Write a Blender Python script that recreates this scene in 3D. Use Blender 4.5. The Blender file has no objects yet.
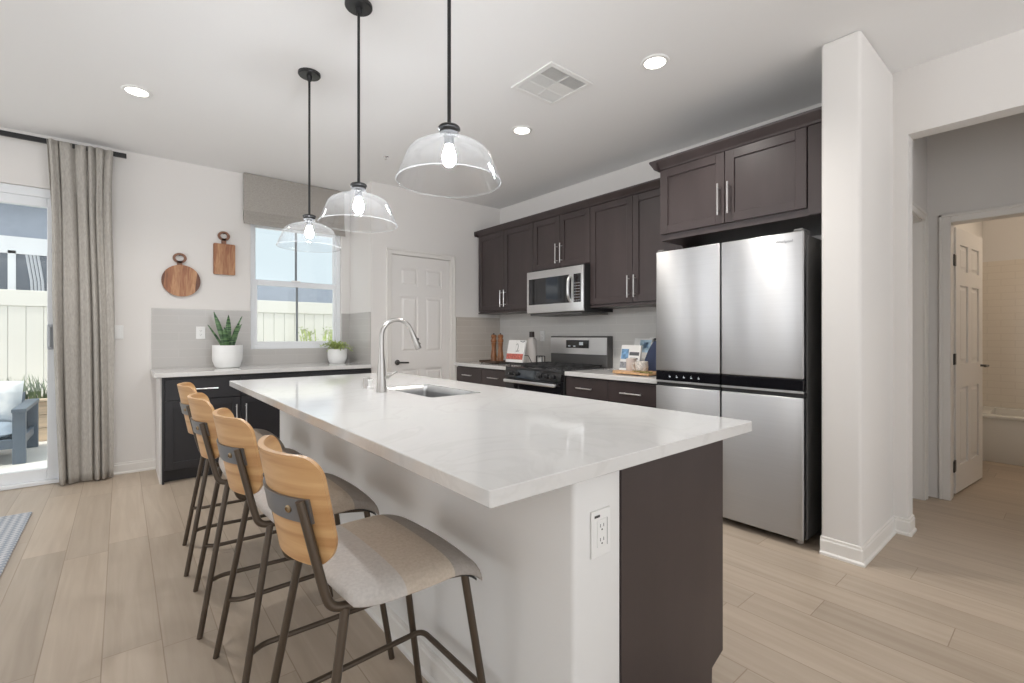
import bpy, bmesh, math, random
from mathutils import Vector, Matrix
random.seed(7)
C = bpy.context.scene.collection
S = bpy.context.scene
PI = math.pi

# ------------------------------------------------------------------ camera, world, sun, exposure
cam_d = bpy.data.cameras.new('camera'); cam = bpy.data.objects.new('camera', cam_d); C.objects.link(cam)
cam.location = (0, 0, 1.176)
cam.rotation_euler = (PI/2, 0, -math.atan2(.63951, .76878))
cam_d.sensor_width = 36; cam_d.lens = 470/1024*36; cam_d.shift_y = -6.5/1024; cam_d.clip_start = .02
S.camera = cam
w = bpy.data.worlds.new('world'); S.world = w; w.use_nodes = True
bg = w.node_tree.nodes['Background']; bg.inputs[1].default_value = 1.0
wt = w.node_tree; wc = wt.nodes.new('ShaderNodeTexCoord'); wd_ = wt.nodes.new('ShaderNodeVectorMath'); wd_.operation = 'DOT_PRODUCT'
wd_.inputs[1].default_value = Vector((-.83, -.55, .1)).normalized()          # the sky is whiter and brighter on the sun's side
wr = wt.nodes.new('ShaderNodeValToRGB'); wm = wt.nodes.new('ShaderNodeMapRange'); wm.inputs[1].default_value = -1; wm.inputs[2].default_value = 1
wt.links.new(wc.outputs['Generated'], wd_.inputs[0]); wt.links.new(wd_.outputs['Value'], wm.inputs[0]); wt.links.new(wm.outputs[0], wr.inputs[0]); 
wz = wt.nodes.new('ShaderNodeSeparateXYZ'); wg = wt.nodes.new('ShaderNodeMapRange'); wg.inputs[1].default_value = -.06; wg.inputs[2].default_value = .0; wg.inputs[3].default_value = 1.75; wg.inputs[4].default_value = 1.0
wt.links.new(wc.outputs['Generated'], wz.inputs[0]); wt.links.new(wz.outputs[2], wg.inputs[0]); wt.links.new(wg.outputs[0], bg.inputs[1])   # brighter below the horizon, added as sunlit ground to lift the ceiling
wt.links.new(wr.outputs[0], bg.inputs[0])
wr.color_ramp.elements[0].position = .2; wr.color_ramp.elements[0].color = (.70, .80, .86, 1)
wr.color_ramp.elements[1].position = .8; wr.color_ramp.elements[1].color = (1.50, 1.52, 1.55, 1)
sun_d = bpy.data.lights.new('sun', 'SUN'); sun_d.energy = 2.7; sun_d.angle = .02; sun_d.color = (1, .96, .88)
sun = bpy.data.objects.new('sun', sun_d); C.objects.link(sun)
sun.rotation_euler = Vector((.70, .17, -1)).to_track_quat('-Z', 'Y').to_euler()
S.view_settings.view_transform = 'Standard'; S.view_settings.look = 'None'
S.view_settings.exposure = 0.24; S.view_settings.gamma = 1; S.view_settings.use_curve_mapping = False

# ------------------------------------------------------------------ materials
def newmat(name):
    m = bpy.data.materials.new(name); m.use_nodes = True
    return m, m.node_tree.nodes, m.node_tree.links, m.node_tree.nodes['Principled BSDF']
def srgb(r, g, b):
    f = lambda c: c/12.92 if c <= .04045 else ((c+.055)/1.055)**2.4
    return (f(r/255), f(g/255), f(b/255), 1)
def mat(name, col, rough=.5, metal=0, spec=.5, noise=None, bump=None, emit=0, coat=0):
    m, n, l, p = newmat(name)
    p.inputs['Base Color'].default_value = col; p.inputs['Roughness'].default_value = rough
    p.inputs['Metallic'].default_value = metal; p.inputs['Specular IOR Level'].default_value = spec
    p.inputs['Coat Weight'].default_value = coat
    if emit:
        p.inputs['Emission Color'].default_value = col; p.inputs['Emission Strength'].default_value = emit
    tc = n.new('ShaderNodeTexCoord')
    if noise:                                   # (scale vector, amount)
        mp = n.new('ShaderNodeMapping'); mp.inputs['Scale'].default_value = noise[0]
        l.new(tc.outputs['Object'], mp.inputs[0])
        t = n.new('ShaderNodeTexNoise'); t.inputs['Scale'].default_value = 1; t.inputs['Detail'].default_value = 5
        l.new(mp.outputs[0], t.inputs['Vector'])
        mx = n.new('ShaderNodeMix'); mx.data_type = 'RGBA'; mx.blend_type = 'MULTIPLY'
        r = n.new('ShaderNodeMapRange'); r.inputs[1].default_value = .3; r.inputs[2].default_value = .7
        r.inputs[3].default_value = 1-noise[1]; r.inputs[4].default_value = 1+noise[1]
        l.new(t.outputs[0], r.inputs[0])
        cb = n.new('ShaderNodeCombineXYZ')
        for i in range(3): l.new(r.outputs[0], cb.inputs[i])
        mx.inputs[0].default_value = 1; mx.inputs[6].default_value = col; l.new(cb.outputs[0], mx.inputs[7])
        l.new(mx.outputs[2], p.inputs['Base Color'])
    if bump:                                    # (scale, strength, distance)
        t2 = n.new('ShaderNodeTexNoise'); t2.inputs['Scale'].default_value = bump[0]; t2.inputs['Detail'].default_value = 4
        l.new(tc.outputs['Object'], t2.inputs['Vector'])
        b = n.new('ShaderNodeBump'); b.inputs['Strength'].default_value = bump[1]; b.inputs['Distance'].default_value = bump[2]
        l.new(t2.outputs[0], b.inputs['Height']); l.new(b.outputs[0], p.inputs['Normal'])
    return m

WALL = mat('wall_paint', (.74, .715, .69, 1), .75, spec=.2, bump=(140, .12, .002))
CEIL = mat('ceiling_paint', (.84, .835, .83, 1), .9, spec=.1, bump=(120, .1, .002))
TRIM = mat('white_trim_paint', (.76, .735, .70, 1), .4)
DOORM = mat('door_paint', (.78, .755, .73, 1), .4)
ISLW = mat('island_wall_paint', (.74, .73, .715, 1), .6, bump=(140, .12, .002))
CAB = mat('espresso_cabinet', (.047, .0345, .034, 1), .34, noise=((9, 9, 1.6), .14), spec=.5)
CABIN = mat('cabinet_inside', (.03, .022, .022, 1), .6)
CAB_BACKLIT = mat('espresso_cabinet_backlit', (.022, .021, .024, 1), .4, noise=((9, 9, 1.6), .1))  # same espresso finish, darkened to carry the backlit shade under the window
STEEL = mat('brushed_steel', (.72, .72, .725, 1), .30, metal=1, noise=((3, 3, 220), .03))
STEELV = mat('fridge_steel', (.51, .51, .515, 1), .36, metal=1, noise=((2, 2, 160), .02))
NICK = mat('brushed_nickel', (.47, .455, .44, 1), .30, metal=1)
_p = STEELV.node_tree.nodes['Principled BSDF']; _p.inputs['Anisotropic'].default_value = .85; _p.inputs['Roughness'].default_value = .43; _p.inputs['Anisotropic Rotation'].default_value = .25
_t = STEELV.node_tree.nodes.new('ShaderNodeTangent'); _t.direction_type = 'RADIAL'; _t.axis = 'Z'; STEELV.node_tree.links.new(_t.outputs[0], _p.inputs['Tangent'])
PULLM = mat('satin_pull', (.74, .73, .72, 1), .3, metal=1)
CHROME = mat('polished_chrome', (.8, .8, .8, 1), .1, metal=1)
BLK = mat('black_metal', (.012, .012, .013, 1), .35)
BLKM = mat('matte_black', (.02, .02, .021, 1), .55)
GLASSBLK = mat('black_glass', (.008, .008, .01, 1), .06, coat=.5)
DGREY = mat('dark_grey_side', (.10, .097, .094, 1), .45)
GUN = mat('gunmetal_strap', (.20, .195, .195, 1), .38, metal=.6)
TUBE = mat('bronze_tube', (.085, .062, .043, 1), .38, metal=.35)
BRASS = mat('worn_brass_bolt', (.35, .26, .16, 1), .3, metal=1)
POTW = mat('white_ceramic', (.80, .80, .79, 1), .35)
SOIL = mat('soil', (.03, .02, .014, 1), .95, bump=(60, .6, .01))
WHITEPL = mat('white_plastic', (.80, .795, .78, 1), .35)
SLOT = mat('socket_slot', (.05, .05, .05, 1), .5)
VINYL = mat('white_vinyl', (.80, .82, .84, 1), .4)
CURT = mat('linen_curtain', (.42, .395, .36, 1), .9, noise=((120, 120, 30), .12), bump=(300, .25, .002), spec=.1)
SHADE = mat('linen_roman_shade', (.36, .335, .305, 1), .9, noise=((70, 70, 160), .15), bump=(300, .25, .002), spec=.1)
PAPER = mat('white_paper', (.8, .79, .77, 1), .6)
REDP = mat('red_print', (.50, .13, .10, 1), .6, noise=((60, 60, 60), .5))
INK = mat('print_ink', (.10, .10, .11, 1), .6)
BLUEP = mat('blue_print', (.16, .30, .48, 1), .5, noise=((25, 25, 25), .6))
NAVYCL = mat('navy_cloth', (.030, .042, .085, 1), .9, bump=(200, .4, .003))
BOARDW = mat('light_board_wood', (.55, .33, .17, 1), .5, noise=((6, 40, 6), .25))
MUG = mat('blush_ceramic', (.66, .58, .54, 1), .45)
MUGS = mat('speckled_ceramic', (.68, .63, .58, 1), .45, noise=((90, 90, 90), .35))
BOTT = mat('pale_bottle', (.66, .62, .59, 1), .35)
MILL = mat('turned_mill_wood', (.22, .085, .028, 1), .35, noise=((50, 50, 9), .35))
TUB = mat('white_tub', (.78, .76, .72, 1), .25)
PATIO = mat('patio_concrete', (.74, .72, .69, 1), .85, noise=((3, 3, 3), .05))
FENCE = mat('vinyl_fence', (.72, .71, .66, 1), .5)
STUCCO = mat('grey_blue_stucco', (.34, .38, .45, 1), .9, noise=((8, 8, 8), .05))
CHAIRG = mat('blue_grey_chair', (.11, .14, .18, 1), .5)
CUSH = mat('blue_grey_cushion', (.36, .43, .52, 1), .9, bump=(150, .2, .003))
PLANK = mat('pale_timber', (.66, .52, .38, 1), .7, noise=((3, 30, 40), .2))
BULB = mat('lamp_glow', (.93, .965, 1, 1), emit=320)
DOWNG = mat('downlight_glow', (1, .94, .86, 1), emit=9)
ICON = mat('panel_icon', (.75, .8, .85, 1), .4)
LOGO = mat('grey_logo', (.22, .22, .23, 1), .4)
SINKM = mat('sink_steel', (.46, .46, .46, 1), .38, metal=1, noise=((200, 3, 3), .05))
IRON = mat('cast_iron', (.025, .025, .026, 1), .5)

def math_node(n, l, op, a, b=None):
    x = n.new('ShaderNodeMath'); x.operation = op
    for i, v in enumerate((a, b)):
        if v is None: continue
        if isinstance(v, (int, float)): x.inputs[i].default_value = v
        else: l.new(v, x.inputs[i])
    return x.outputs[0]

def floor_mat():
    m, n, l, p = newmat('oak_plank_floor')
    tc = n.new('ShaderNodeTexCoord'); sp = n.new('ShaderNodeSeparateXYZ'); l.new(tc.outputs['Object'], sp.inputs[0])
    W, L = .175, 1.22
    fx = math_node(n, l, 'DIVIDE', math_node(n, l, 'ADD', sp.outputs[0], .053+W*40), W)
    row = math_node(n, l, 'FLOOR', fx); u = math_node(n, l, 'FRACT', fx)
    wn = n.new('ShaderNodeTexWhiteNoise'); wn.noise_dimensions = '1D'; l.new(row, wn.inputs['W'])
    fy = math_node(n, l, 'ADD', math_node(n, l, 'DIVIDE', sp.outputs[1], L), math_node(n, l, 'ADD', wn.outputs['Value'], 20))
    col = math_node(n, l, 'FLOOR', fy); v = math_node(n, l, 'FRACT', fy)
    # joint mask
    du = math_node(n, l, 'MINIMUM', u, math_node(n, l, 'SUBTRACT', 1, u)); du = math_node(n, l, 'MULTIPLY', du, W)
    dv = math_node(n, l, 'MINIMUM', v, math_node(n, l, 'SUBTRACT', 1, v)); dv = math_node(n, l, 'MULTIPLY', dv, L)
    dd = math_node(n, l, 'MINIMUM', du, dv)
    r = n.new('ShaderNodeMapRange'); r.inputs[1].default_value = .0005; r.inputs[2].default_value = .0025; l.new(dd, r.inputs[0])
    wn2 = n.new('ShaderNodeTexWhiteNoise'); wn2.noise_dimensions = '2D'
    cb = n.new('ShaderNodeCombineXYZ'); l.new(row, cb.inputs[0]); l.new(col, cb.inputs[1]); l.new(cb.outputs[0], wn2.inputs['Vector'])
    # grain
    cv = n.new('ShaderNodeCombineXYZ')
    l.new(math_node(n, l, 'MULTIPLY', sp.outputs[0], 26), cv.inputs[0]); l.new(math_node(n, l, 'MULTIPLY', sp.outputs[1], 1.6), cv.inputs[1])
    l.new(math_node(n, l, 'MULTIPLY', wn2.outputs['Value'], 37), cv.inputs[2])
    g = n.new('ShaderNodeTexNoise'); g.inputs['Scale'].default_value = 1; g.inputs['Detail'].default_value = 6; g.inputs['Distortion'].default_value = .6
    l.new(cv.outputs[0], g.inputs['Vector'])
    ramp = n.new('ShaderNodeValToRGB'); l.new(g.outputs[0], ramp.inputs[0])
    ramp.color_ramp.elements[0].position = .3; ramp.color_ramp.elements[0].color = (.40, .322, .248, 1)
    ramp.color_ramp.elements[1].position = .72; ramp.color_ramp.elements[1].color = (.475, .394, .312, 1)
    mx = n.new('ShaderNodeMix'); mx.data_type = 'RGBA'; mx.blend_type = 'MULTIPLY'; mx.inputs[0].default_value = 1
    tone = n.new('ShaderNodeMapRange'); tone.inputs[3].default_value = .90; tone.inputs[4].default_value = 1.07; l.new(wn2.outputs['Value'], tone.inputs[0])
    l.new(ramp.outputs[0], mx.inputs[6]); c3 = n.new('ShaderNodeCombineXYZ')
    for i in range(3): l.new(tone.outputs[0], c3.inputs[i])
    l.new(c3.outputs[0], mx.inputs[7])
    m2 = n.new('ShaderNodeMix'); m2.data_type = 'RGBA'; m2.inputs[6].default_value = (.25, .18, .12, 1)
    jf = n.new('ShaderNodeMapRange'); jf.inputs[3].default_value = .25; jf.inputs[4].default_value = 1; l.new(r.outputs[0], jf.inputs[0])
    l.new(jf.outputs[0], m2.inputs[0]); l.new(mx.outputs[2], m2.inputs[7]); l.new(m2.outputs[2], p.inputs['Base Color'])
    p.inputs['Roughness'].default_value = .42
    b = n.new('ShaderNodeBump'); b.inputs['Strength'].default_value = .25; b.inputs['Distance'].default_value = .002
    l.new(r.outputs[0], b.inputs['Height']); l.new(b.outputs[0], p.inputs['Normal'])
    return m
FLOORM = floor_mat()

def quartz_mat():
    m, n, l, p = newmat('white_quartz')
    tc = n.new('ShaderNodeTexCoord')
    t = n.new('ShaderNodeTexNoise'); t.inputs['Scale'].default_value = 2.2; t.inputs['Detail'].default_value = 9; t.inputs['Distortion'].default_value = 1.8
    l.new(tc.outputs['Object'], t.inputs['Vector'])
    r = n.new('ShaderNodeValToRGB'); l.new(t.outputs[0], r.inputs[0]); e = r.color_ramp.elements
    e[0].position = .38; e[0].color = (.66, .652, .64, 1); e[1].position = .64; e[1].color = (.675, .665, .65, 1)
    x = e.new(.50); x.color = (.64, .63, .615, 1); x = e.new(.47); x.color = (.675, .665, .65, 1); x = e.new(.53); x.color = (.675, .665, .65, 1)
    l.new(r.outputs[0], p.inputs['Base Color']); p.inputs['Roughness'].default_value = .065
    return m
QUARTZ = quartz_mat()

def tile_mat(name, axis, c1, c2, mortar, bw=.40, bh=.075, ms=.0022, rough=.18, off=.5):
    m, n, l, p = newmat(name)
    tc = n.new('ShaderNodeTexCoord'); sp = n.new('ShaderNodeSeparateXYZ'); l.new(tc.outputs['Object'], sp.inputs[0])
    cb = n.new('ShaderNodeCombineXYZ'); l.new(sp.outputs[axis], cb.inputs[0]); l.new(sp.outputs[2], cb.inputs[1])
    b = n.new('ShaderNodeTexBrick'); l.new(cb.outputs[0], b.inputs['Vector'])
    b.offset = off; b.inputs['Scale'].default_value = 1; b.inputs['Brick Width'].default_value = bw; b.inputs['Row Height'].default_value = bh
    b.inputs['Mortar Size'].default_value = ms; b.inputs['Mortar Smooth'].default_value = .1
    b.inputs['Color1'].default_value = c1; b.inputs['Color2'].default_value = c2; b.inputs['Mortar'].default_value = mortar
    l.new(b.outputs['Color'], p.inputs['Base Color']); p.inputs['Roughness'].default_value = rough
    bm_ = n.new('ShaderNodeBump'); bm_.invert = True; bm_.inputs['Strength'].default_value = .3; bm_.inputs['Distance'].default_value = .001
    l.new(b.outputs['Fac'], bm_.inputs['Height']); l.new(bm_.outputs[0], p.inputs['Normal'])
    return m
TA, TB, TM = (.46, .44, .42, 1), (.475, .455, .435, 1), (.51, .49, .47, 1)
TILEX = tile_mat('linear_tile_x', 0, TA, TB, TM); TILEY = tile_mat('linear_tile_y', 1, TA, TB, TM)
TILES = tile_mat('stove_tile', 1, (.60, .585, .56, 1), (.63, .615, .59, 1), (.68, .665, .64, 1))
TILEP = tile_mat('pantry_tile', 0, (.50, .45, .40, 1), (.53, .48, .43, 1), (.60, .56, .51, 1))
SUBY = tile_mat('bath_subway_tile', 1, (.74, .68, .60, 1), (.75, .69, .61, 1), (.68, .62, .545, 1), .2, .07, .003)

def thin_glass(name, tint, r0, bloom_haze=0.0):
    m, n, l, p = newmat(name); n.remove(p)
    out = n['Material Output']
    tr = n.new('ShaderNodeBsdfTransparent'); tr.inputs[0].default_value = tint
    gl = n.new('ShaderNodeBsdfGlossy'); gl.inputs['Roughness'].default_value = .02
    lw = n.new('ShaderNodeLayerWeight'); lw.inputs['Blend'].default_value = .5
    f = math_node(n, l, 'POWER', lw.outputs['Facing'], 4); f = math_node(n, l, 'MULTIPLY', f, .5); f = math_node(n, l, 'ADD', f, r0)
    mx = n.new('ShaderNodeMixShader'); l.new(f, mx.inputs[0]); l.new(tr.outputs[0], mx.inputs[1]); l.new(gl.outputs[0], mx.inputs[2])
    last = mx.outputs[0]
    if bloom_haze:  # white translucency stands in for the bloom around the bulb
        df = n.new('ShaderNodeBsdfTranslucent'); df.inputs[0].default_value = (1, 1, 1, 1)
        m2 = n.new('ShaderNodeMixShader'); m2.inputs[0].default_value = bloom_haze; l.new(last, m2.inputs[1]); l.new(df.outputs[0], m2.inputs[2]); last = m2.outputs[0]
    l.new(last, out.inputs[0]); return m
PANE = thin_glass('window_glass', (.97, .985, .98, 1), .03)
SHGLASS = thin_glass('clear_shade_glass', (.98, .983, .988, 1), .055, .011)

RIMG = thin_glass('shade_rim_highlight_glass', (.97, .975, .98, 1), .10, .05)  # whiter, glossier glass that puts a bright highlight along the rim
def stripe_seat():
    m, n, l, p = newmat('striped_seat_fabric')
    tc = n.new('ShaderNodeTexCoord'); sp = n.new('ShaderNodeSeparateXYZ'); l.new(tc.outputs['Object'], sp.inputs[0])
    f = n.new('ShaderNodeMapRange'); f.inputs[1].default_value = -.17; f.inputs[2].default_value = .215; l.new(sp.outputs[0], f.inputs[0])
    r = n.new('ShaderNodeValToRGB'); r.color_ramp.interpolation = 'CONSTANT'; e = r.color_ramp.elements
    e[0].position = 0; e[0].color = (.50, .465, .435, 1); e[1].position = .36; e[1].color = (.50, .425, .35, 1); x = e.new(.70); x.color = (.36, .325, .295, 1)
    l.new(f.outputs[0], r.inputs[0])
    t = n.new('ShaderNodeTexNoise'); t.inputs['Scale'].default_value = 130; t.inputs['Detail'].default_value = 4; l.new(tc.outputs['Object'], t.inputs['Vector'])
    mr = n.new('ShaderNodeMapRange'); mr.inputs[1].default_value = .3; mr.inputs[2].default_value = .7; mr.inputs[3].default_value = .92; mr.inputs[4].default_value = 1.06; l.new(t.outputs[0], mr.inputs[0])
    cb = n.new('ShaderNodeCombineXYZ')
    for i in range(3): l.new(mr.outputs[0], cb.inputs[i])
    mx = n.new('ShaderNodeMix'); mx.data_type = 'RGBA'; mx.blend_type = 'MULTIPLY'; mx.inputs[0].default_value = 1
    l.new(r.outputs[0], mx.inputs[6]); l.new(cb.outputs[0], mx.inputs[7]); l.new(mx.outputs[2], p.inputs['Base Color'])
    p.inputs['Roughness'].default_value = .95; p.inputs['Specular IOR Level'].default_value = .1
    b = n.new('ShaderNodeBump'); b.inputs['Strength'].default_value = .5; b.inputs['Distance'].default_value = .003; l.new(t.outputs[0], b.inputs['Height']); l.new(b.outputs[0], p.inputs['Normal'])
    return m
SEATF = stripe_seat()

def wood_mat(name, ramp, scale, rough=.42, dist=.8):
    m, n, l, p = newmat(name)
    tc = n.new('ShaderNodeTexCoord'); mp = n.new('ShaderNodeMapping'); mp.inputs['Scale'].default_value = scale; l.new(tc.outputs['Object'], mp.inputs[0])
    t = n.new('ShaderNodeTexNoise'); t.inputs['Scale'].default_value = 1; t.inputs['Detail'].default_value = 7; t.inputs['Distortion'].default_value = dist
    l.new(mp.outputs[0], t.inputs['Vector']); r = n.new('ShaderNodeValToRGB'); l.new(t.outputs[0], r.inputs[0]); e = r.color_ramp.elements
    e[0].position, e[0].color = ramp[0]; e[1].position, e[1].color = ramp[-1]
    for pos, c in ramp[1:-1]: x = e.new(pos); x.color = c
    l.new(r.outputs[0], p.inputs['Base Color']); p.inputs['Roughness'].default_value = rough
    return m
OAK = wood_mat('golden_oak_ply', [(.3, (.43, .22, .085, 1)), (.5, (.54, .31, .135, 1)), (.7, (.62, .38, .18, 1))], (2.5, 2.5, 42))
ACACIA = wood_mat('acacia', [(.25, (.15, .052, .02, 1)), (.45, (.33, .13, .052, 1)), (.6, (.24, .085, .034, 1)), (.75, (.52, .29, .14, 1))], (11, 5, 1.6), .45, 1.2)

def strip_board():
    m, n, l, p = newmat('acacia_strips')
    tc = n.new('ShaderNodeTexCoord'); sp = n.new('ShaderNodeSeparateXYZ'); l.new(tc.outputs['Object'], sp.inputs[0])
    t = n.new('ShaderNodeTexNoise'); t.inputs['Scale'].default_value = 7; l.new(tc.outputs['Object'], t.inputs['Vector'])
    a = math_node(n, l, 'ADD', math_node(n, l, 'MULTIPLY', sp.outputs[0], 17), math_node(n, l, 'MULTIPLY', sp.outputs[2], -1.6))
    wn = n.new('ShaderNodeTexWhiteNoise'); wn.noise_dimensions = '1D'; l.new(math_node(n, l, 'FLOOR', math_node(n, l, 'ADD', a, 31.35)), wn.inputs['W'])
    mp = n.new('ShaderNodeMapping'); mp.inputs['Scale'].default_value = (38, 6, 5); l.new(tc.outputs['Object'], mp.inputs[0])
    g = n.new('ShaderNodeTexNoise'); g.inputs['Scale'].default_value = 1; g.inputs['Detail'].default_value = 6; g.inputs['Distortion'].default_value = 1.5; l.new(mp.outputs[0], g.inputs['Vector'])
    f = math_node(n, l, 'ADD', math_node(n, l, 'MULTIPLY', wn.outputs['Value'], .55), math_node(n, l, 'MULTIPLY', g.outputs[0], .5))
    r = n.new('ShaderNodeValToRGB'); l.new(f, r.inputs[0]); e = r.color_ramp.elements
    e[0].position = .33; e[0].color = (.105, .036, .016, 1); e[1].position = .72; e[1].color = (.52, .29, .14, 1); x = e.new(.5); x.color = (.29, .11, .045, 1)
    l.new(r.outputs[0], p.inputs['Base Color']); p.inputs['Roughness'].default_value = .45
    return m
ACACIA = strip_board()
def leaf_mat(name, a, b, scale):
    m, n, l, p = newmat(name)
    tc = n.new('ShaderNodeTexCoord'); mp = n.new('ShaderNodeMapping'); mp.inputs['Scale'].default_value = scale; l.new(tc.outputs['Object'], mp.inputs[0])
    t = n.new('ShaderNodeTexNoise'); t.inputs['Scale'].default_value = 1; l.new(mp.outputs[0], t.inputs['Vector'])
    r = n.new('ShaderNodeValToRGB'); l.new(t.outputs[0], r.inputs[0]); e = r.color_ramp.elements
    e[0].position = .42; e[0].color = a; e[1].position = .58; e[1].color = b
    l.new(r.outputs[0], p.inputs['Base Color']); p.inputs['Roughness'].default_value = .45
    return m
SNAKE = leaf_mat('snake_leaf', (.018, .06, .022, 1), (.12, .22, .09, 1), (8, 8, 70))
TRAIL = leaf_mat('trailing_leaf', (.26, .36, .07, 1), (.52, .60, .22, 1), (30, 30, 30))
GRASSM = leaf_mat('ornamental_grass', (.05, .10, .03, 1), (.16, .22, .09, 1), (9, 9, 9))
RUGM = None
def rug_mat():
    m, n, l, p = newmat('woven_rug')
    tc = n.new('ShaderNodeTexCoord'); mp = n.new('ShaderNodeMapping'); mp.inputs['Rotation'].default_value = (0, 0, PI/4); l.new(tc.outputs['Object'], mp.inputs[0])
    ck = n.new('ShaderNodeTexChecker'); ck.inputs['Scale'].default_value = 38; l.new(mp.outputs[0], ck.inputs[0])
    ck.inputs[1].default_value = (.30, .33, .38, 1); ck.inputs[2].default_value = (.52, .53, .55, 1)
    l.new(ck.outputs[0], p.inputs['Base Color']); p.inputs['Roughness'].default_value = .95
    t = n.new('ShaderNodeTexNoise'); t.inputs['Scale'].default_value = 300; l.new(tc.outputs['Object'], t.inputs['Vector'])
    b = n.new('ShaderNodeBump'); b.inputs['Strength'].default_value = .5; b.inputs['Distance'].default_value = .004; l.new(t.outputs[0], b.inputs['Height']); l.new(b.outputs[0], p.inputs['Normal'])
    return m
RUGM = rug_mat()
PILLOWM = leaf_mat('pale_print_pillow', (.78, .80, .82, 1), (.66, .70, .74, 1), (9, 9, 9))

# ------------------------------------------------------------------ geometry helpers
def BM(): return bmesh.new()
def bx(bm, x0, x1, y0, y1, z0, z1, bev=0, seg=2):
    x0, x1 = min(x0, x1), max(x0, x1); y0, y1 = min(y0, y1), max(y0, y1); z0, z1 = min(z0, z1), max(z0, z1)
    r = bmesh.ops.create_cube(bm, size=1, matrix=Matrix.Translation(((x0+x1)/2, (y0+y1)/2, (z0+z1)/2)) @ Matrix.Diagonal((x1-x0, y1-y0, z1-z0, 1)))
    if bev:
        es = {e for v in r['verts'] for e in v.link_edges}
        bmesh.ops.bevel(bm, geom=list(es), offset=bev, segments=seg, profile=.5, affect='EDGES')
    return bm
def lathe(bm, prof, cx=0, cy=0, seg=32, cap0=False, cap1=False):
    rings = []
    for r, z in prof:
        rings.append([bm.verts.new((cx+r*math.cos(2*PI*i/seg), cy+r*math.sin(2*PI*i/seg), z)) for i in range(seg)])
    for a, b in zip(rings, rings[1:]):
        for i in range(seg): bm.faces.new((a[i], a[(i+1) % seg], b[(i+1) % seg], b[i]))
    if cap0: bm.faces.new(list(reversed(rings[0])))
    if cap1: bm.faces.new(rings[-1])
    return bm
def tube(bm, pts, rad, seg=12, cap=True):
    pts = [Vector(p) for p in pts]; rings = []; prev = None
    for i, p in enumerate(pts):
        d = (pts[min(i+1, len(pts)-1)] - pts[max(i-1, 0)]).normalized()
        if prev is None:
            up = Vector((0, 0, 1)) if abs(d.z) < .9 else Vector((1, 0, 0)); n = d.cross(up).normalized()
        else:
            n = (prev - d*prev.dot(d)).normalized()
        prev = n; b = d.cross(n); rr = rad[i] if isinstance(rad, (list, tuple)) else rad
        rings.append([bm.verts.new(p + n*rr*math.cos(2*PI*k/seg) + b*rr*math.sin(2*PI*k/seg)) for k in range(seg)])
    for a, b in zip(rings, rings[1:]):
        for i in range(seg): bm.faces.new((a[i], a[(i+1) % seg], b[(i+1) % seg], b[i]))
    if cap: bm.faces.new(list(reversed(rings[0]))); bm.faces.new(rings[-1])
    return bm
def fillet(pts, r, n=6):
    pts = [Vector(p) for p in pts]; out = [pts[0]]
    for a, b, c in zip(pts, pts[1:], pts[2:]):
        u, v = (a-b), (c-b); rr = min(r, u.length*.48, v.length*.48); p0 = b+u.normalized()*rr; p1 = b+v.normalized()*rr
        for i in range(n+1):
            t = i/n; out.append(p0*(1-t)**2 + b*2*t*(1-t) + p1*t*t)
    return out + [pts[-1]]
def prism(bm, poly, axis, a, b):
    """extrude a 2D polygon (list of (u,v)) along axis from a to b; X: (y,z), Y: (x,z), Z: (x,y)"""
    f = {'X': lambda u, v, t: (t, u, v), 'Y': lambda u, v, t: (u, t, v), 'Z': lambda u, v, t: (u, v, t)}[axis]
    A = [bm.verts.new(f(u, v, a)) for u, v in poly]; B = [bm.verts.new(f(u, v, b)) for u, v in poly]
    n = len(poly)
    for i in range(n): bm.faces.new((A[i], A[(i+1) % n], B[(i+1) % n], B[i]))
    bm.faces.new(list(reversed(A))); bm.faces.new(B)
    return bm
def rot_bm(bm, m): bmesh.ops.transform(bm, matrix=m, verts=bm.verts); return bm

def wloc(o):
    v = Vector((0, 0, 0))
    while o: v += o.location; o = o.parent
    return v
def obj(name, bm, m, parent=None, smooth=False, label=None, origin=None, flip=False):
    bmesh.ops.recalc_face_normals(bm, faces=bm.faces)
    me = bpy.data.meshes.new(name)
    off = wloc(parent) if parent else Vector(origin or (0, 0, 0))
    if off.length: bmesh.ops.translate(bm, vec=-off, verts=bm.verts)
    if smooth:
        for f in bm.faces: f.smooth = True
        for e in bm.edges:
            if len(e.link_faces) == 2 and e.calc_face_angle(0) > .6: e.smooth = False
    bm.to_mesh(me); bm.free(); me.materials.append(m)
    o = bpy.data.objects.new(name, me); C.objects.link(o)
    if parent: o.parent = parent
    else: o.location = off
    if label: o['label'] = label
    return o
def thing(name, label, cat, loc=(0, 0, 0), group=None, kind=None):
    o = bpy.data.objects.new(name, None); C.objects.link(o); o.location = loc; o.empty_display_size = .1
    return tag(o, label, cat, group, kind)
def tag(o, label, cat, group=None, kind=None):
    o['label'] = label; o['category'] = cat
    if group: o['group'] = group
    if kind: o['kind'] = kind
    return o
def struct(name, bm, m, label, cat, origin=None, smooth=False):
    return tag(obj(name, bm, m, origin=origin, smooth=smooth), label, cat, kind='structure')
def copy_tree(o, parent=None):
    c = o.copy(); C.objects.link(c)
    if parent: c.parent = parent
    for ch in [x for x in o.children]: copy_tree(ch, c)
    return c
def lamp(kind, name, loc, energy, color=(1, .93, .84), **k):
    d = bpy.data.lights.new(name, kind); d.energy = energy; d.color = color
    for a, b in k.items(): setattr(d, a, b)
    o = bpy.data.objects.new(name, d); C.objects.link(o); o.location = loc; return o

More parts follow.
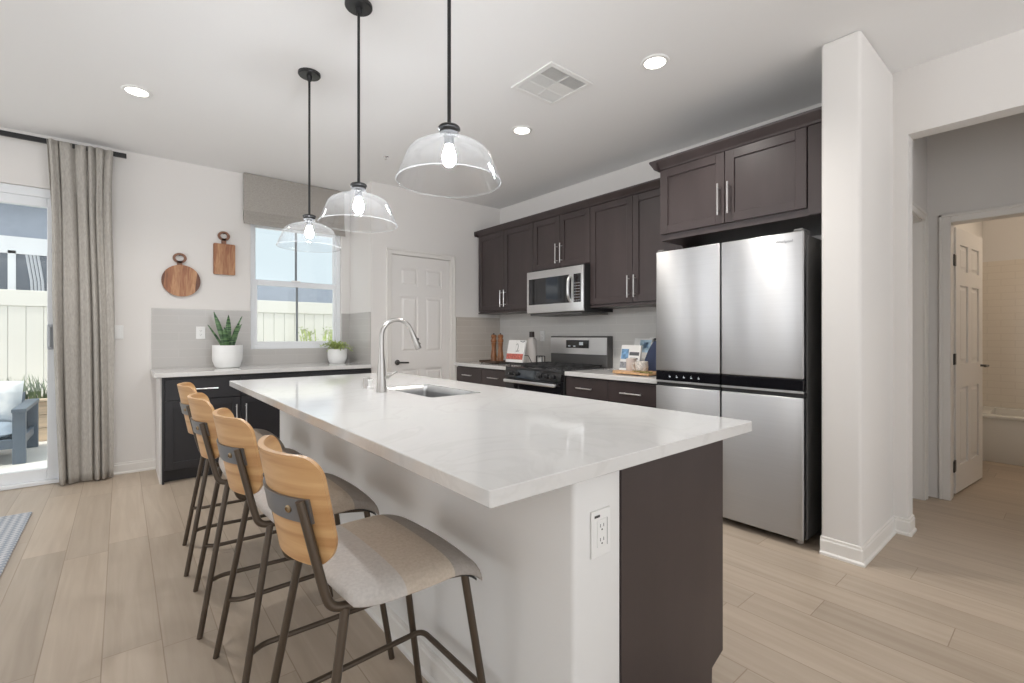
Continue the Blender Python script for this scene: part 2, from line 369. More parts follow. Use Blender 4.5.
# front-facing boxes: axis '-X' (plane X=f, u=Y) or '-Y' (plane Y=f, u=X); depth grows towards the viewer
def fb(bm, ax, f, u0, u1, d0, d1, z0, z1, bev=0, seg=2):
    if ax == '-X': return bx(bm, f-d1, f-d0, u0, u1, z0, z1, bev, seg)
    if ax == '+X': return bx(bm, f+d0, f+d1, u0, u1, z0, z1, bev, seg)
    return bx(bm, u0, u1, f-d1, f-d0, z0, z1, bev, seg)
def fp(ax, f, u, d, z):
    return (f-d, u, z) if ax == '-X' else (f+d, u, z) if ax == '+X' else (u, f-d, z)
def shaker(bm, ax, f, u0, u1, z0, z1, t=.019, st=.058):
    for a, b, c, d in ((u0, u0+st, z0, z1), (u1-st, u1, z0, z1), (u0+st, u1-st, z0, z0+st), (u0+st, u1-st, z1-st, z1)):
        fb(bm, ax, f, a, b, 0, t, c, d, .0015, 1)
    fb(bm, ax, f, u0+st-.001, u1-st+.001, 0, .009, z0+st-.001, z1-st+.001)
    return bm
def slabf(bm, ax, f, u0, u1, z0, z1, t=.019): return fb(bm, ax, f, u0, u1, 0, t, z0, z1, .002, 1)
def pull(ax, f, u0, z0, u1, z1, parent, r=.0055, so=.032, t=.019, m=None):
    bm = BM(); a, b = Vector((u0, z0)), Vector((u1, z1)); d = (b-a)
    tube(bm, [fp(ax, f, a.x, t+so, a.y), fp(ax, f, b.x, t+so, b.y)], r, 10)
    for k in (.14, .86):
        q = a+d*k; tube(bm, [fp(ax, f, q.x, t-.001, q.y), fp(ax, f, q.x, t+so, q.y)], r*.8, 8)
    return obj('handle', bm, m or PULLM, parent, True)
def six_panel(bm, plane, base, u0, u1, z0, z1, th, both=True):
    """six-panel door in the u-z plane; plane(u, d, z) gives the world point; d from 0 (front) to th (back)"""
    W = u1-u0; H = z1-z0; s = .105*W/.72; mid = .09*W/.72
    c0, c1 = u0+s, (u0+u1)/2-mid/2; c2, c3 = (u0+u1)/2+mid/2, u1-s
    zs = [(z0+.10*H, z0+.395*H), (z0+.485*H, z0+.785*H), (z0+.84*H, z0+.94*H)]
    def box(a, b, d0, d1, c, d):
        vs = [plane(u, dd, z) for u in (a, b) for dd in (d0, d1) for z in (c, d)]
        v = [bm.verts.new(p) for p in vs]
        for q in ((0, 1, 3, 2), (4, 6, 7, 5), (0, 4, 5, 1), (2, 3, 7, 6), (0, 2, 6, 4), (1, 5, 7, 3)): bm.faces.new([v[i] for i in q])
    for a, b in ((u0, c0), (c1, c2), (c3, u1)): box(a, b, 0, th, z0, z1)
    for a, b in ((c0, c1), (c2, c3)):
        zz = [z0] + [z for q in zs for z in q] + [z1]
        for i in range(0, len(zz), 2): box(a, b, 0, th, zz[i], zz[i+1])
        for lo, hi in zs:
            box(a, b, .012, th-.012, lo, hi)
            i1, i2 = .018, .038                                    # raised field with sloped border
            for dd, top in ((.012, .004), (th-.012, th-.004)):
                A = [bm.verts.new(plane(u, dd, z)) for u, z in ((a+i1, lo+i1), (b-i1, lo+i1), (b-i1, hi-i1), (a+i1, hi-i1))]
                B = [bm.verts.new(plane(u, top, z)) for u, z in ((a+i2, lo+i2), (b-i2, lo+i2), (b-i2, hi-i2), (a+i2, hi-i2))]
                for k in range(4): bm.faces.new((A[k], A[(k+1) % 4], B[(k+1) % 4], B[k]))
                bm.faces.new(B); bm.faces.new(A)
    return bm

H0 = 2.743
# ================================================================== SETTING
struct('floor', bx(BM(), -5, 7.3, -3.5, 5.2, -.12, 0), FLOORM, 'light oak plank floor running under the kitchen and the hall', 'floor')
struct('ceiling', bx(BM(), -5, 7.3, -3.5, 5.34, H0, H0+.25), CEIL, 'flat white ceiling with recessed lights and an air vent', 'ceiling')
WY = 5.18; PYW = 4.60; PXW = 1.96; SX = 3.63
# window wall with slider opening and window opening
SL0, SL1, SLZ = -2.75, -.335, 2.33
WX0, WX1, WZ0, WZ1 = .975, 1.865, 1.035, 2.33
bm = BM(); y0, y1 = WY, WY+.16
bx(bm, -5, SL0, y0, y1, 0, H0); bx(bm, SL0, SL1, y0, y1, SLZ, H0); bx(bm, SL1, WX0, y0, y1, 0, H0)
bx(bm, WX0, WX1, y0, y1, 0, WZ0); bx(bm, WX0, WX1, y0, y1, WZ1, H0); bx(bm, WX1, PXW+.1, y0, y1, 0, H0)
struct('wall_back', bm, WALL, 'pale wall with the sliding door, the kitchen window and two hanging boards', 'wall')
bm = BM(); bx(bm, PXW+.001, 2.166, PYW, PYW+.12, 0, H0); bx(bm, 2.166, 2.919, PYW, PYW+.12, 2.035, H0); bx(bm, 2.919, SX+.12, PYW, PYW+.12, 0, H0)
struct('wall_pantry', bm, WALL, 'pale wall around the six-panel pantry door', 'wall')
struct('wall_pantry_side', bx(BM(), PXW, PXW+.12, PYW+.0005, WY+.01, 0, H0), WALL, 'short return wall beside the window lit by daylight', 'wall')
struct('wall_right', bx(BM(), SX, SX+.12, .88, PYW+.12, 0, H0), WALL, 'pale wall behind the stove and wall cabinets', 'wall')
CX, CY0, CY1, HX = 2.905, .705, .885, 3.555
struct('wall_fridge_end', bx(BM(), CX, SX+.05, CY0, CY1, 0, H0, .018, 4), WALL, 'rounded end of the stub wall beside the refrigerator', 'wall', smooth=True)
bm = BM(); OP1, OPZ = .635, 2.355
bx(bm, HX, HX+.12, OP1, CY0+.05, 0, H0); bx(bm, HX, HX+.12, -.35, OP1, OPZ, H0); bx(bm, HX, HX+.12, -3.5, -.35, 0, H0)  # unseen far edge of the opening brought inward to dim the hall
struct('wall_hall_opening', bm, WALL, 'wall with the wide cased opening into the hall', 'wall', smooth=True)
# hall and bathroom
HY = .70; HX2 = 4.53
bm = BM(); bx(bm, HX+.12, 3.70, HY, HY+.12, 0, H0); bx(bm, 3.70, 4.40, HY, HY+.12, 2.0, H0); bx(bm, 4.40, HX2+.1, HY, HY+.12, 0, H0)
struct('wall_left_light_block', bx(BM(), -4.75, -4.6, -3.5, .8, 0, H0), WALL, 'unseen side wall added to keep open daylight out of the hall', 'wall')  # out of view, added to cut the side light reaching the hall
struct('wall_hall_left', bm, WALL, 'short hall wall holding a closed side door', 'wall')
BD0, BD1, BDZ = -.17, .585, 1.985
bm = BM(); bx(bm, HX2, HX2+.12, BD1, HY+.1, 0, H0); bx(bm, HX2, HX2+.12, BD0, BD1, BDZ, H0); bx(bm, HX2, HX2+.12, -2, BD0, 0, H0)
struct('wall_hall_end', bm, WALL, 'hall end wall around the open bathroom doorway', 'wall')
struct('wall_hall_right', bx(BM(), HX+.12, HX2+.12, -.62, -.50, 0, H0), WALL, 'far side wall of the hall', 'wall')
struct('wall_bath_left', bx(BM(), HX2+.12, 7.1, .64, .74, 0, H0), WALL, 'bathroom wall behind the open door', 'wall')
struct('wall_bath_back', bx(BM(), 6.97, 7.1, -1.4, .74, 0, H0), WALL, 'bathroom wall above the tub', 'wall')
struct('wall_bath_right', bx(BM(), HX2+.12, 7.1, -1.52, -1.4, 0, H0), WALL, 'bathroom wall at the foot of the tub', 'wall')
bm = BM(); bx(bm, 6.955, 6.972, -1.4, .645, .40, 1.94)
struct('trim_bath_tile', bm, SUBY, 'white subway tile above the bathtub', 'wall tile')
# baseboards
def board_profile(d=1): return [(0, 0), (.020*d, 0), (.020*d, .012), (.012*d, .02), (.012*d, .075), (.008*d, .082), (.008*d, .092), (0, .096)]
def bb(name, label, ax, at, a, b, s):
    bm = BM()
    poly = [(at+s*u, z) for u, z in board_profile()]
    prism(bm, poly, ax, a, b); struct(name, bm, TRIM, label, 'baseboard')
bb('baseboard_back', 'white baseboard between curtain and window cabinets', 'X', WY, SL1+.02, .235, -1)
def sweep_base(name, label, path):
    prof = [(u, z) for u, z in board_profile()]; n_ = len(path); bm = BM(); rows = []
    P = [Vector((x, y)) for x, y in path]
    nrm = [Vector((-(b-a).y, (b-a).x)).normalized()*-1 for a, b in zip(P, P[1:])]
    for i in range(n_):
        if i == 0: off = nrm[0]
        elif i == n_-1: off = nrm[-1]
        else: m_ = (nrm[i-1]+nrm[i]); off = m_/(1+nrm[i-1].dot(nrm[i]))
        rows.append([bm.verts.new((P[i].x+off.x*u, P[i].y+off.y*u, z)) for u, z in prof])
    for a, b in zip(rows, rows[1:]):
        for k in range(len(prof)): bm.faces.new((a[k], a[(k+1) % len(prof)], b[(k+1) % len(prof)], b[k]))
    bm.faces.new(rows[0]); bm.faces.new(rows[-1]); struct(name, bm, TRIM, label, 'baseboard')
sweep_base('baseboard_stub', 'white baseboard wrapping the stub wall beside the refrigerator and the hall opening', [(CX, CY1), (CX, CY0), (HX, CY0), (HX, OP1), (HX+.12, OP1)])
bb('baseboard_pantry', 'white baseboard left of the pantry door', 'X', PYW, PXW, 2.12, -1)

# six-panel pantry door
def casing(bm, ax, f, u0, u1, z1, wd=.058):
    for a, b, c, d in ((u0-wd, u0, 0, z1+wd), (u1, u1+wd, 0, z1+wd), (u0, u1, z1, z1+wd)):
        fb(bm, ax, f, a, b, 0, .012, c, d, .003, 1); 
    for a, b, c, d in ((u0-wd, u0-wd+.02, 0, z1+wd), (u1+wd-.02, u1+wd, 0, z1+wd), (u0-wd, u1+wd, z1+wd-.02, z1+wd)):
        fb(bm, ax, f, a, b, .010, .019, c, d, .003, 1)
d = thing('door_1', 'white six-panel pantry door with dark lever beside the stove counter', 'door', (2.183, PYW+.02, 0), kind='structure')
obj('slab', six_panel(BM(), lambda u, dd, z: (u, PYW+.012+dd, z), 0, 2.185, 2.903, .012, 2.025, .035), DOORM, d)
bm = BM(); casing(bm, '-Y', PYW, 2.178, 2.908, 2.03); 
bx(bm, 2.166, 2.180, PYW, PYW+.10, 0, 2.035); bx(bm, 2.906, 2.919, PYW, PYW+.10, 0, 2.035); bx(bm, 2.166, 2.919, PYW, PYW+.10, 2.028, 2.04)
obj('casing', bm, TRIM, d)
bm = BM(); lathe(bm, [(0, 0), (.028, 0), (.028, .008), (.012, .014), (.012, .045), (0, .045)], seg=24); rot_bm(bm, Matrix.Translation((2.252, PYW+.012, .885)) @ Matrix.Rotation(PI/2, 4, 'X'))
tube(bm, fillet([(2.252, PYW-.028, .885), (2.252, PYW-.04, .885), (2.36, PYW-.04, .881)], .01), .009)
obj('handle', bm, mat('pewter', (.12, .115, .11, 1), .3, metal=1), d, True, 'dark metal lever on a round rose')
bm = BM(); bx(bm, 2.181, 2.1855, PYW+.006, PYW+.02, .86, .92); obj('latch_plate', bm, BLKM, d)

# sliding door
d = thing('door_2', 'white framed sliding glass door behind the curtain looking out to the patio', 'door', (SL0, WY+.02, 0), kind='structure')
FY0, FY1 = WY+.03, WY+.13
bm = BM(); bx(bm, SL0, SL1, FY0, FY1, SLZ-.07, SLZ-.001, .004); bx(bm, SL0, SL0+.05, FY0, FY1, .002, SLZ-.07); bx(bm, SL1-.045, SL1, FY0, FY1, .002, SLZ-.07); bx(bm, SL0, SL1, WY-.0, FY1, .002, .03, .004)
obj('frame', bm, VINYL, d)
bm = BM(); xs = -1.55
for a, b, c, e in ((SL1-.115, SL1-.045, .03, SLZ-.07), (xs, xs+.07, .03, SLZ-.07), (xs+.07, SL1-.115, SLZ-.14, SLZ-.07), (xs+.07, SL1-.115, .03, .12)): bx(bm, a, b, FY0+.01, FY0+.05, c, e, .004)
sash = obj('sash', bm, VINYL, d)
bm = BM(); bx(bm, xs+.06, SL1-.105, FY0+.027, FY0+.033, .11, SLZ-.13); obj('pane', bm, PANE, sash)
bm = BM()
for a, b, c, e in ((SL0+.05, SL0+.12, .03, SLZ-.07), (xs+.01, xs+.08, .03, SLZ-.07), (SL0+.12, xs+.01, SLZ-.14, SLZ-.07), (SL0+.12, xs+.01, .03, .12)): bx(bm, a, b, FY0+.055, FY0+.095, c, e, .004)
sash2 = obj('sash', bm, VINYL, d); bm = BM(); bx(bm, SL0+.11, xs+.02, FY0+.072, FY0+.078, .11, SLZ-.13); obj('pane', bm, PANE, sash2)
bm = BM(); bx(bm, -.45, -.41, FY0-.008, FY0+.012, 1.06, 1.26, .008, 3); tube(bm, fillet([(-.43, FY0, 1.23), (-.43, FY0-.04, 1.23), (-.43, FY0-.04, 1.09), (-.43, FY0, 1.09)], .03), .009)
obj('handle', bm, mat('slider_handle', (.42, .44, .47, 1), .35), d, True, 'grey oval pull')

# kitchen window
d = thing('window_1', 'white double-hung kitchen window above the counter', 'window', (WX0, WY+.05, WZ0), kind='structure')
bm = BM(); F0, F1 = WY+.035, WY+.13; fw = .04
bx(bm, WX0, WX0+fw, F0, F1, WZ0, WZ1, .003); bx(bm, WX1-fw, WX1, F0, F1, WZ0, WZ1, .003); bx(bm, WX0+fw, WX1-fw, F0, F1, WZ0, WZ0+.045, .003); bx(bm, WX0+fw, WX1-fw, F0, F1, WZ1-.045, WZ1, .003)
obj('frame', bm, VINYL, d)
a0, a1 = WX0+fw, WX1-fw
bm = BM()                                                # lower sash
for q in ((a0, a0+.03, WZ0+.045, 1.725), (a1-.03, a1, WZ0+.045, 1.725), (a0+.03, a1-.03, WZ0+.045, WZ0+.075), (a0+.03, a1-.03, 1.675, 1.725)): bx(bm, q[0], q[1], F0+.012, F0+.045, q[2], q[3], .003)
ls = obj('lower_sash', bm, VINYL, d)
bm = BM(); bx(bm, a0+.025, a1-.025, F0+.026, F0+.031, WZ0+.07, 1.68); obj('pane', bm, PANE, ls)
bm = BM(); bx(bm, 1.412, 1.430, F0+.020, F0+.037, WZ0+.074, 1.676); obj('muntin', bm, mat('muntin_grey', (.20, .22, .24, 1), .5), ls)
bm = BM()
for q in ((a0, a0+.022, 1.70, WZ1-.045), (a1-.022, a1, 1.70, WZ1-.045), (a0+.022, a1-.022, 1.695, 1.735), (a0+.022, a1-.022, WZ1-.075, WZ1-.045)): bx(bm, q[0], q[1], F0+.05, F0+.083, q[2], q[3], .003)
us = obj('upper_sash', bm, VINYL, d)
bm = BM(); bx(bm, a0+.018, a1-.018, F0+.064, F0+.069, 1.73, WZ1-.07); obj('pane', bm, PANE, us)
bm = BM(); bx(bm, 1.412, 1.430, F0+.058, F0+.075, 1.73, WZ1-.07); obj('muntin', bm, bpy.data.materials['muntin_grey'], us)
bm = BM(); bx(bm, 1.36, 1.45, F0-.004, F0+.014, 1.727, 1.742, .004); obj('sash_lock', bm, WHITEPL, d)

# backsplash tile (structure)
WC = .878; SC = .862
bm = BM(); bx(bm, .205, WX0, WY-.010, WY+.001, WC, 1.412); bx(bm, WX0, WX1, WY-.010, WY+.001, WC, WZ0); bx(bm, WX1, PXW, WY-.010, WY+.001, WC, 1.412)
struct('trim_tile_window', bm, TILEX, 'grey linear tile backsplash around the kitchen window', 'wall tile')
struct('trim_tile_return', bx(BM(), PXW-.010, PXW+.001, PYW+.003, WY-.008, WC, 1.412), TILEY, 'grey tile backsplash on the return wall beside the small plant', 'wall tile')
struct('trim_tile_pantry', bx(BM(), 2.985, SX, PYW-.010, PYW+.001, SC, 1.385), TILEP, 'beige grey tile panel between pantry door and corner', 'wall tile')
struct('trim_tile_stove', bx(BM(), SX-.010, SX+.001, 1.85, PYW-.008, SC-.4, 1.44), TILES, 'pale tile backsplash behind the stove', 'wall tile')

# ================================================================== ISLAND
IZ = .88; IT = .035
# worktop with sink cut-out, built from four slabs around the hole joined in one mesh
X0, X1, Y0, Y1 = .539, 1.668, .713, 3.51
SX0, SX1, SY0, SY1 = 1.125, 1.425, 1.95, 2.53
bm = BM()
hole = []
rr = .022
for cx, cy, a in ((SX1-rr, SY1-rr, 0), (SX0+rr, SY1-rr, 90), (SX0+rr, SY0+rr, 180), (SX1-rr, SY0+rr, 270)):
    for k in range(7):
        t = math.radians(a+k*15); hole.append((cx+rr*math.cos(t), cy+rr*math.sin(t)))
outer = []; ro = .006
for cx, cy, a in ((X1-ro, Y1-ro, 0), (X0+ro, Y1-ro, 90), (X0+ro, Y0+ro, 180), (X1-ro, Y0+ro, 270)):
    for k in range(7):
        t = math.radians(a+k*15); outer.append((cx+ro*math.cos(t), cy+ro*math.sin(t)))
def ring(poly, z, ins=0):
    cxm = sum(p[0] for p in poly)/len(poly); return [bm.verts.new((x, y, z)) for x, y in poly]
def shrink(poly, x0, x1, y0, y1, e):
    mx, my = (x0+x1)/2, (y0+y1)/2
    return [(mx+(x-mx)*(1-2*e/(x1-x0)), my+(y-my)*(1-2*e/(y1-y0))) for x, y in poly]
os_ = shrink(outer, X0, X1, Y0, Y1, .002)
zb, zt = IZ-IT, IZ
R = [ring(os_, zb), ring(outer, zb+.002), ring(outer, zt-.002), ring(os_, zt), ring(hole, zt), ring(hole, zb)]
n = len(outer)
for a, b in zip(R, R[1:]+[R[0]]):
    for i in range(n): bm.faces.new((a[i], a[(i+1) % n], b[(i+1) % n], b[i]))
it = tag(obj('island_worktop', bm, QUARTZ, origin=(X0, Y0, zb)), 'large white quartz island worktop with the sink cut into it', 'worktop')
# half wall under the worktop
IWX, IWY0, IWY1, SEAM, CABX = .82, .757, 3.44, 1.0, 1.548
d = thing('island_half_wall', 'white painted half wall carrying the stool side of the island', 'half wall', (.9, 2.1, 0))
obj('panel', bx(BM(), IWX, SEAM, IWY0, IWY1, 0, zb-.0005, .014, 3), ISLW, d, True)
bm = BM(); prism(bm, [(IWX-u, z) for u, z in board_profile()], 'Y', IWY0-.012, IWY1); obj('baseboard', bm, TRIM, d)
# cabinets on the stove side
d = thing('island_cabinet', 'espresso brown island cabinet with plain end panel and toe kick', 'cabinet', (1.27, .76, 0))
bm = BM(); y = IWY0+.001
prism(bm, [(SEAM+.001, 0), (CABX-.075, 0), (CABX-.075, .105), (CABX-.02, .118), (CABX-.02, .63), (SEAM+.001, .63)], 'Y', y+.018, IWY1)
bx(bm, SEAM+.001, CABX-.02, y+.018, SY0-.03, .63, zb-.001); bx(bm, SEAM+.001, CABX-.02, SY1+.03, IWY1, .63, zb-.001); bx(bm, CABX-.04, CABX-.02, SY0-.03, SY1+.03, .63, zb-.001)
obj('carcass', bm, CABIN, d)
bm = BM(); prism(bm, [(SEAM+.001, 0), (CABX-.075, 0), (CABX-.072, .095), (CABX, .122), (CABX, zb-.001), (SEAM+.001, zb-.001)], 'Y', y, y+.018); obj('end_panel', bm, CAB, d)
n_d = 5; yy = y+.02; wdt = (IWY1-yy)/n_d
for k in range(n_d):
    u0, u1 = yy+k*wdt+.002, yy+(k+1)*wdt-.002
    if k == 0:
        for za, zc_ in ((.125, .37), (.374, .62), (.624, zb-.012)):
            dr = obj('drawer', slabf(BM(), '+X', CABX-.02, u0, u1, za, zc_), CAB, d); pull('+X', CABX-.02, (u0+u1)/2-.09, (za+zc_)/2, (u0+u1)/2+.09, (za+zc_)/2, dr)
    else:
        dr = obj('door', shaker(BM(), '+X', CABX-.02, u0, u1, .125, zb-.012), CAB, d); pull('+X', CABX-.02, u0+.04, .52, u0+.04, .70, dr)

# sink bowl
def sink():
    d = thing('undermount_sink', 'stainless steel sink set under the island worktop', 'sink', ((SX0+SX1)/2, (SY0+SY1)/2, zb-.2))
    bm = BM()
    def rrect(e, z, r=.022):
        out = []
        for cx, cy, a in ((SX1-r-e, SY1-r-e, 0), (SX0+r+e, SY1-r-e, 90), (SX0+r+e, SY0+r+e, 180), (SX1-r-e, SY0+r+e, 270)):
            for k in range(7):
                t = math.radians(a+k*15); out.append(bm.verts.new((cx+r*math.cos(t), cy+r*math.sin(t), z)))
        return out
    rs = [rrect(.0015, IZ-.004), rrect(.003, zb-.01), rrect(.004, zb-.17), rrect(.012, zb-.192), rrect(.03, zb-.2)]
    for a, b in zip(rs, rs[1:]):
        for i in range(len(a)): bm.faces.new((a[i], a[(i+1) % len(a)], b[(i+1) % len(a)], b[i]))
    bm.faces.new(rs[-1])
    o = obj('bowl', bm, SINKM, d, True)
    md = o.modifiers.new('t', 'SOLIDIFY'); md.thickness = -.0015
    bm = BM(); lathe(bm, [(0, zb-.197), (.03, zb-.197), (.042, zb-.199), (.042, zb-.2)], (SX0+SX1)/2, (SY0+SY1)/2); obj('drain', bm, CHROME, d, True)
sink()
# faucet
FX, FYY = 1.04, 2.31
d = thing('kitchen_faucet', 'brushed nickel gooseneck faucet standing behind the island sink', 'faucet', (FX, FYY, IZ))
bm = BM(); lathe(bm, [(0, IZ), (.026, IZ), (.027, IZ+.006), (.024, IZ+.05), (.019, IZ+.14), (.0135, IZ+.20), (.012, IZ+.24), (.012, IZ+.25), (0, IZ+.25)], FX, FYY); obj('base', bm, NICK, d, True)
pts = [(FX, FYY, IZ+.2)]; R_ = .088; cz = 1.257-R_
for k in range(15):
    t = PI - k*(PI*.90)/14; pts.append((FX+R_+R_*math.cos(t), FYY, cz+R_*math.sin(t)))
bm = BM(); tube(bm, pts, .0115, 14); obj('spout', bm, NICK, d, True)
e = Vector(pts[-1]); dr = (Vector(pts[-1])-Vector(pts[-2])).normalized()
bm = BM(); tube(bm, [e, e+dr*.02, e+dr*.07, e+dr*.10, e+dr*.105], [.0125, .014, .0165, .0185, .017], 16); hd = obj('spray_head', bm, NICK, d, True)
bm = BM(); q = e+dr*.05; tube(bm, [q+Vector((.012, 0, .004)), q+Vector((.019, 0, -.002))], .009, 10); tube(bm, [q+dr*.025+Vector((.013, 0, .004)), q+dr*.025+Vector((.0205, 0, -.002))], .006, 10); obj('button', bm, BLK, hd, True)
bm = BM(); tube(bm, [(FX+.012, FYY-.012, IZ+.075), (FX+.03, FYY-.03, IZ+.082)], .010, 12); tube(bm, [(FX+.03, FYY-.03, IZ+.083), (FX+.065, FYY-.05, IZ+.105)], [.006, .0045], 10); obj('lever', bm, NICK, d, True)
bm = BM(); ax_, ay_ = 1.062, 2.555; lathe(bm, [(0, IZ), (.021, IZ), (.021, IZ+.05), (.0195, IZ+.055), (0, IZ+.056)], ax_, ay_)
tag(obj('air_gap_cap', bm, NICK, smooth=True, origin=(ax_, ay_, IZ)), 'short nickel air gap cylinder on the worktop beside the faucet', 'air gap cap')
bm = BM(); lathe(bm, [(0, IZ), (.018, IZ), (.018, IZ+.012), (.012, IZ+.016), (.012, IZ+.04), (.015, IZ+.044), (.013, IZ+.052), (0, IZ+.053)], 1.055, 2.485)
tag(obj('soap_pump', bm, WHITEPL, smooth=True, origin=(1.055, 2.485, IZ)), 'tiny white soap dispenser button between air gap and faucet', 'soap dispenser')

# wall plates
def plate(name, label, ax, f, u, z, wd=.072, ht=.115, kind='outlet', extra=False):
    d = thing(name, label, kind, fp(ax, f, u, 0, z))
    obj('cover_plate', fb(BM(), ax, f, u-wd/2, u+wd/2, 0, .006, z-ht/2, z+ht/2, .0025), WHITEPL, d)
    if kind == 'switch':
        obj('rocker', fb(BM(), ax, f, u-.017, u+.017, .005, .009, z-.033, z+.033, .002), WHITEPL, d); return d
    o = obj('receptacle', fb(BM(), ax, f, u-.017, u+.017, .005, .008, z-.034, z+.034, .002), WHITEPL, d)
    bm = BM()
    for zz in (z+.017, z-.017):
        for s in (-1, 1): fb(bm, ax, f, u+s*.0062-.001, u+s*.0062+.001, .0075, .0083, zz-.002, zz+.006)
        bmq = bmesh.ops.create_cone(bm, cap_ends=True, segments=10, radius1=.0024, radius2=.0024, depth=.001, matrix=Matrix.Translation(fp(ax, f, u, .0078, zz-.008)) @ Matrix.Rotation(PI/2, 4, 'X' if ax == '-Y' else 'Y'))
    obj('socket_slots', bm, SLOT, o)
    if extra:
        bm = BM(); fb(bm, ax, f, u-.026, u-.006, .0058, .0064, z+.040, z+.046); obj('printed_mark', bm, SLOT, d)
        bm = BM(); fb(bm, ax, f, u+.0215, u+.0225, .0058, .0066, z-.034, z+.034); obj('edge_line', bm, SLOT, d)
    return d
plate('wall_outlet', 'white outlet on the end of the island half wall', '-Y', IWY0, .912, .688, .072, .115, extra=True)
plate('wall_outlet', 'white outlet on grey tile beside the snake plant', '-Y', WY-.010, .565, 1.197)
plate('light_switch', 'white switch on bare wall beside the curtain', '-Y', WY, -.02, 1.20, kind='switch')
plate('wall_outlet', 'white outlet on the stove tile above the black card holder', '-X', SX-.010, 3.815, 1.165)
plate('wall_outlet', 'white outlet on tile right above the navy cloth by the refrigerator', '-X', SX-.010, 2.395, 1.095)

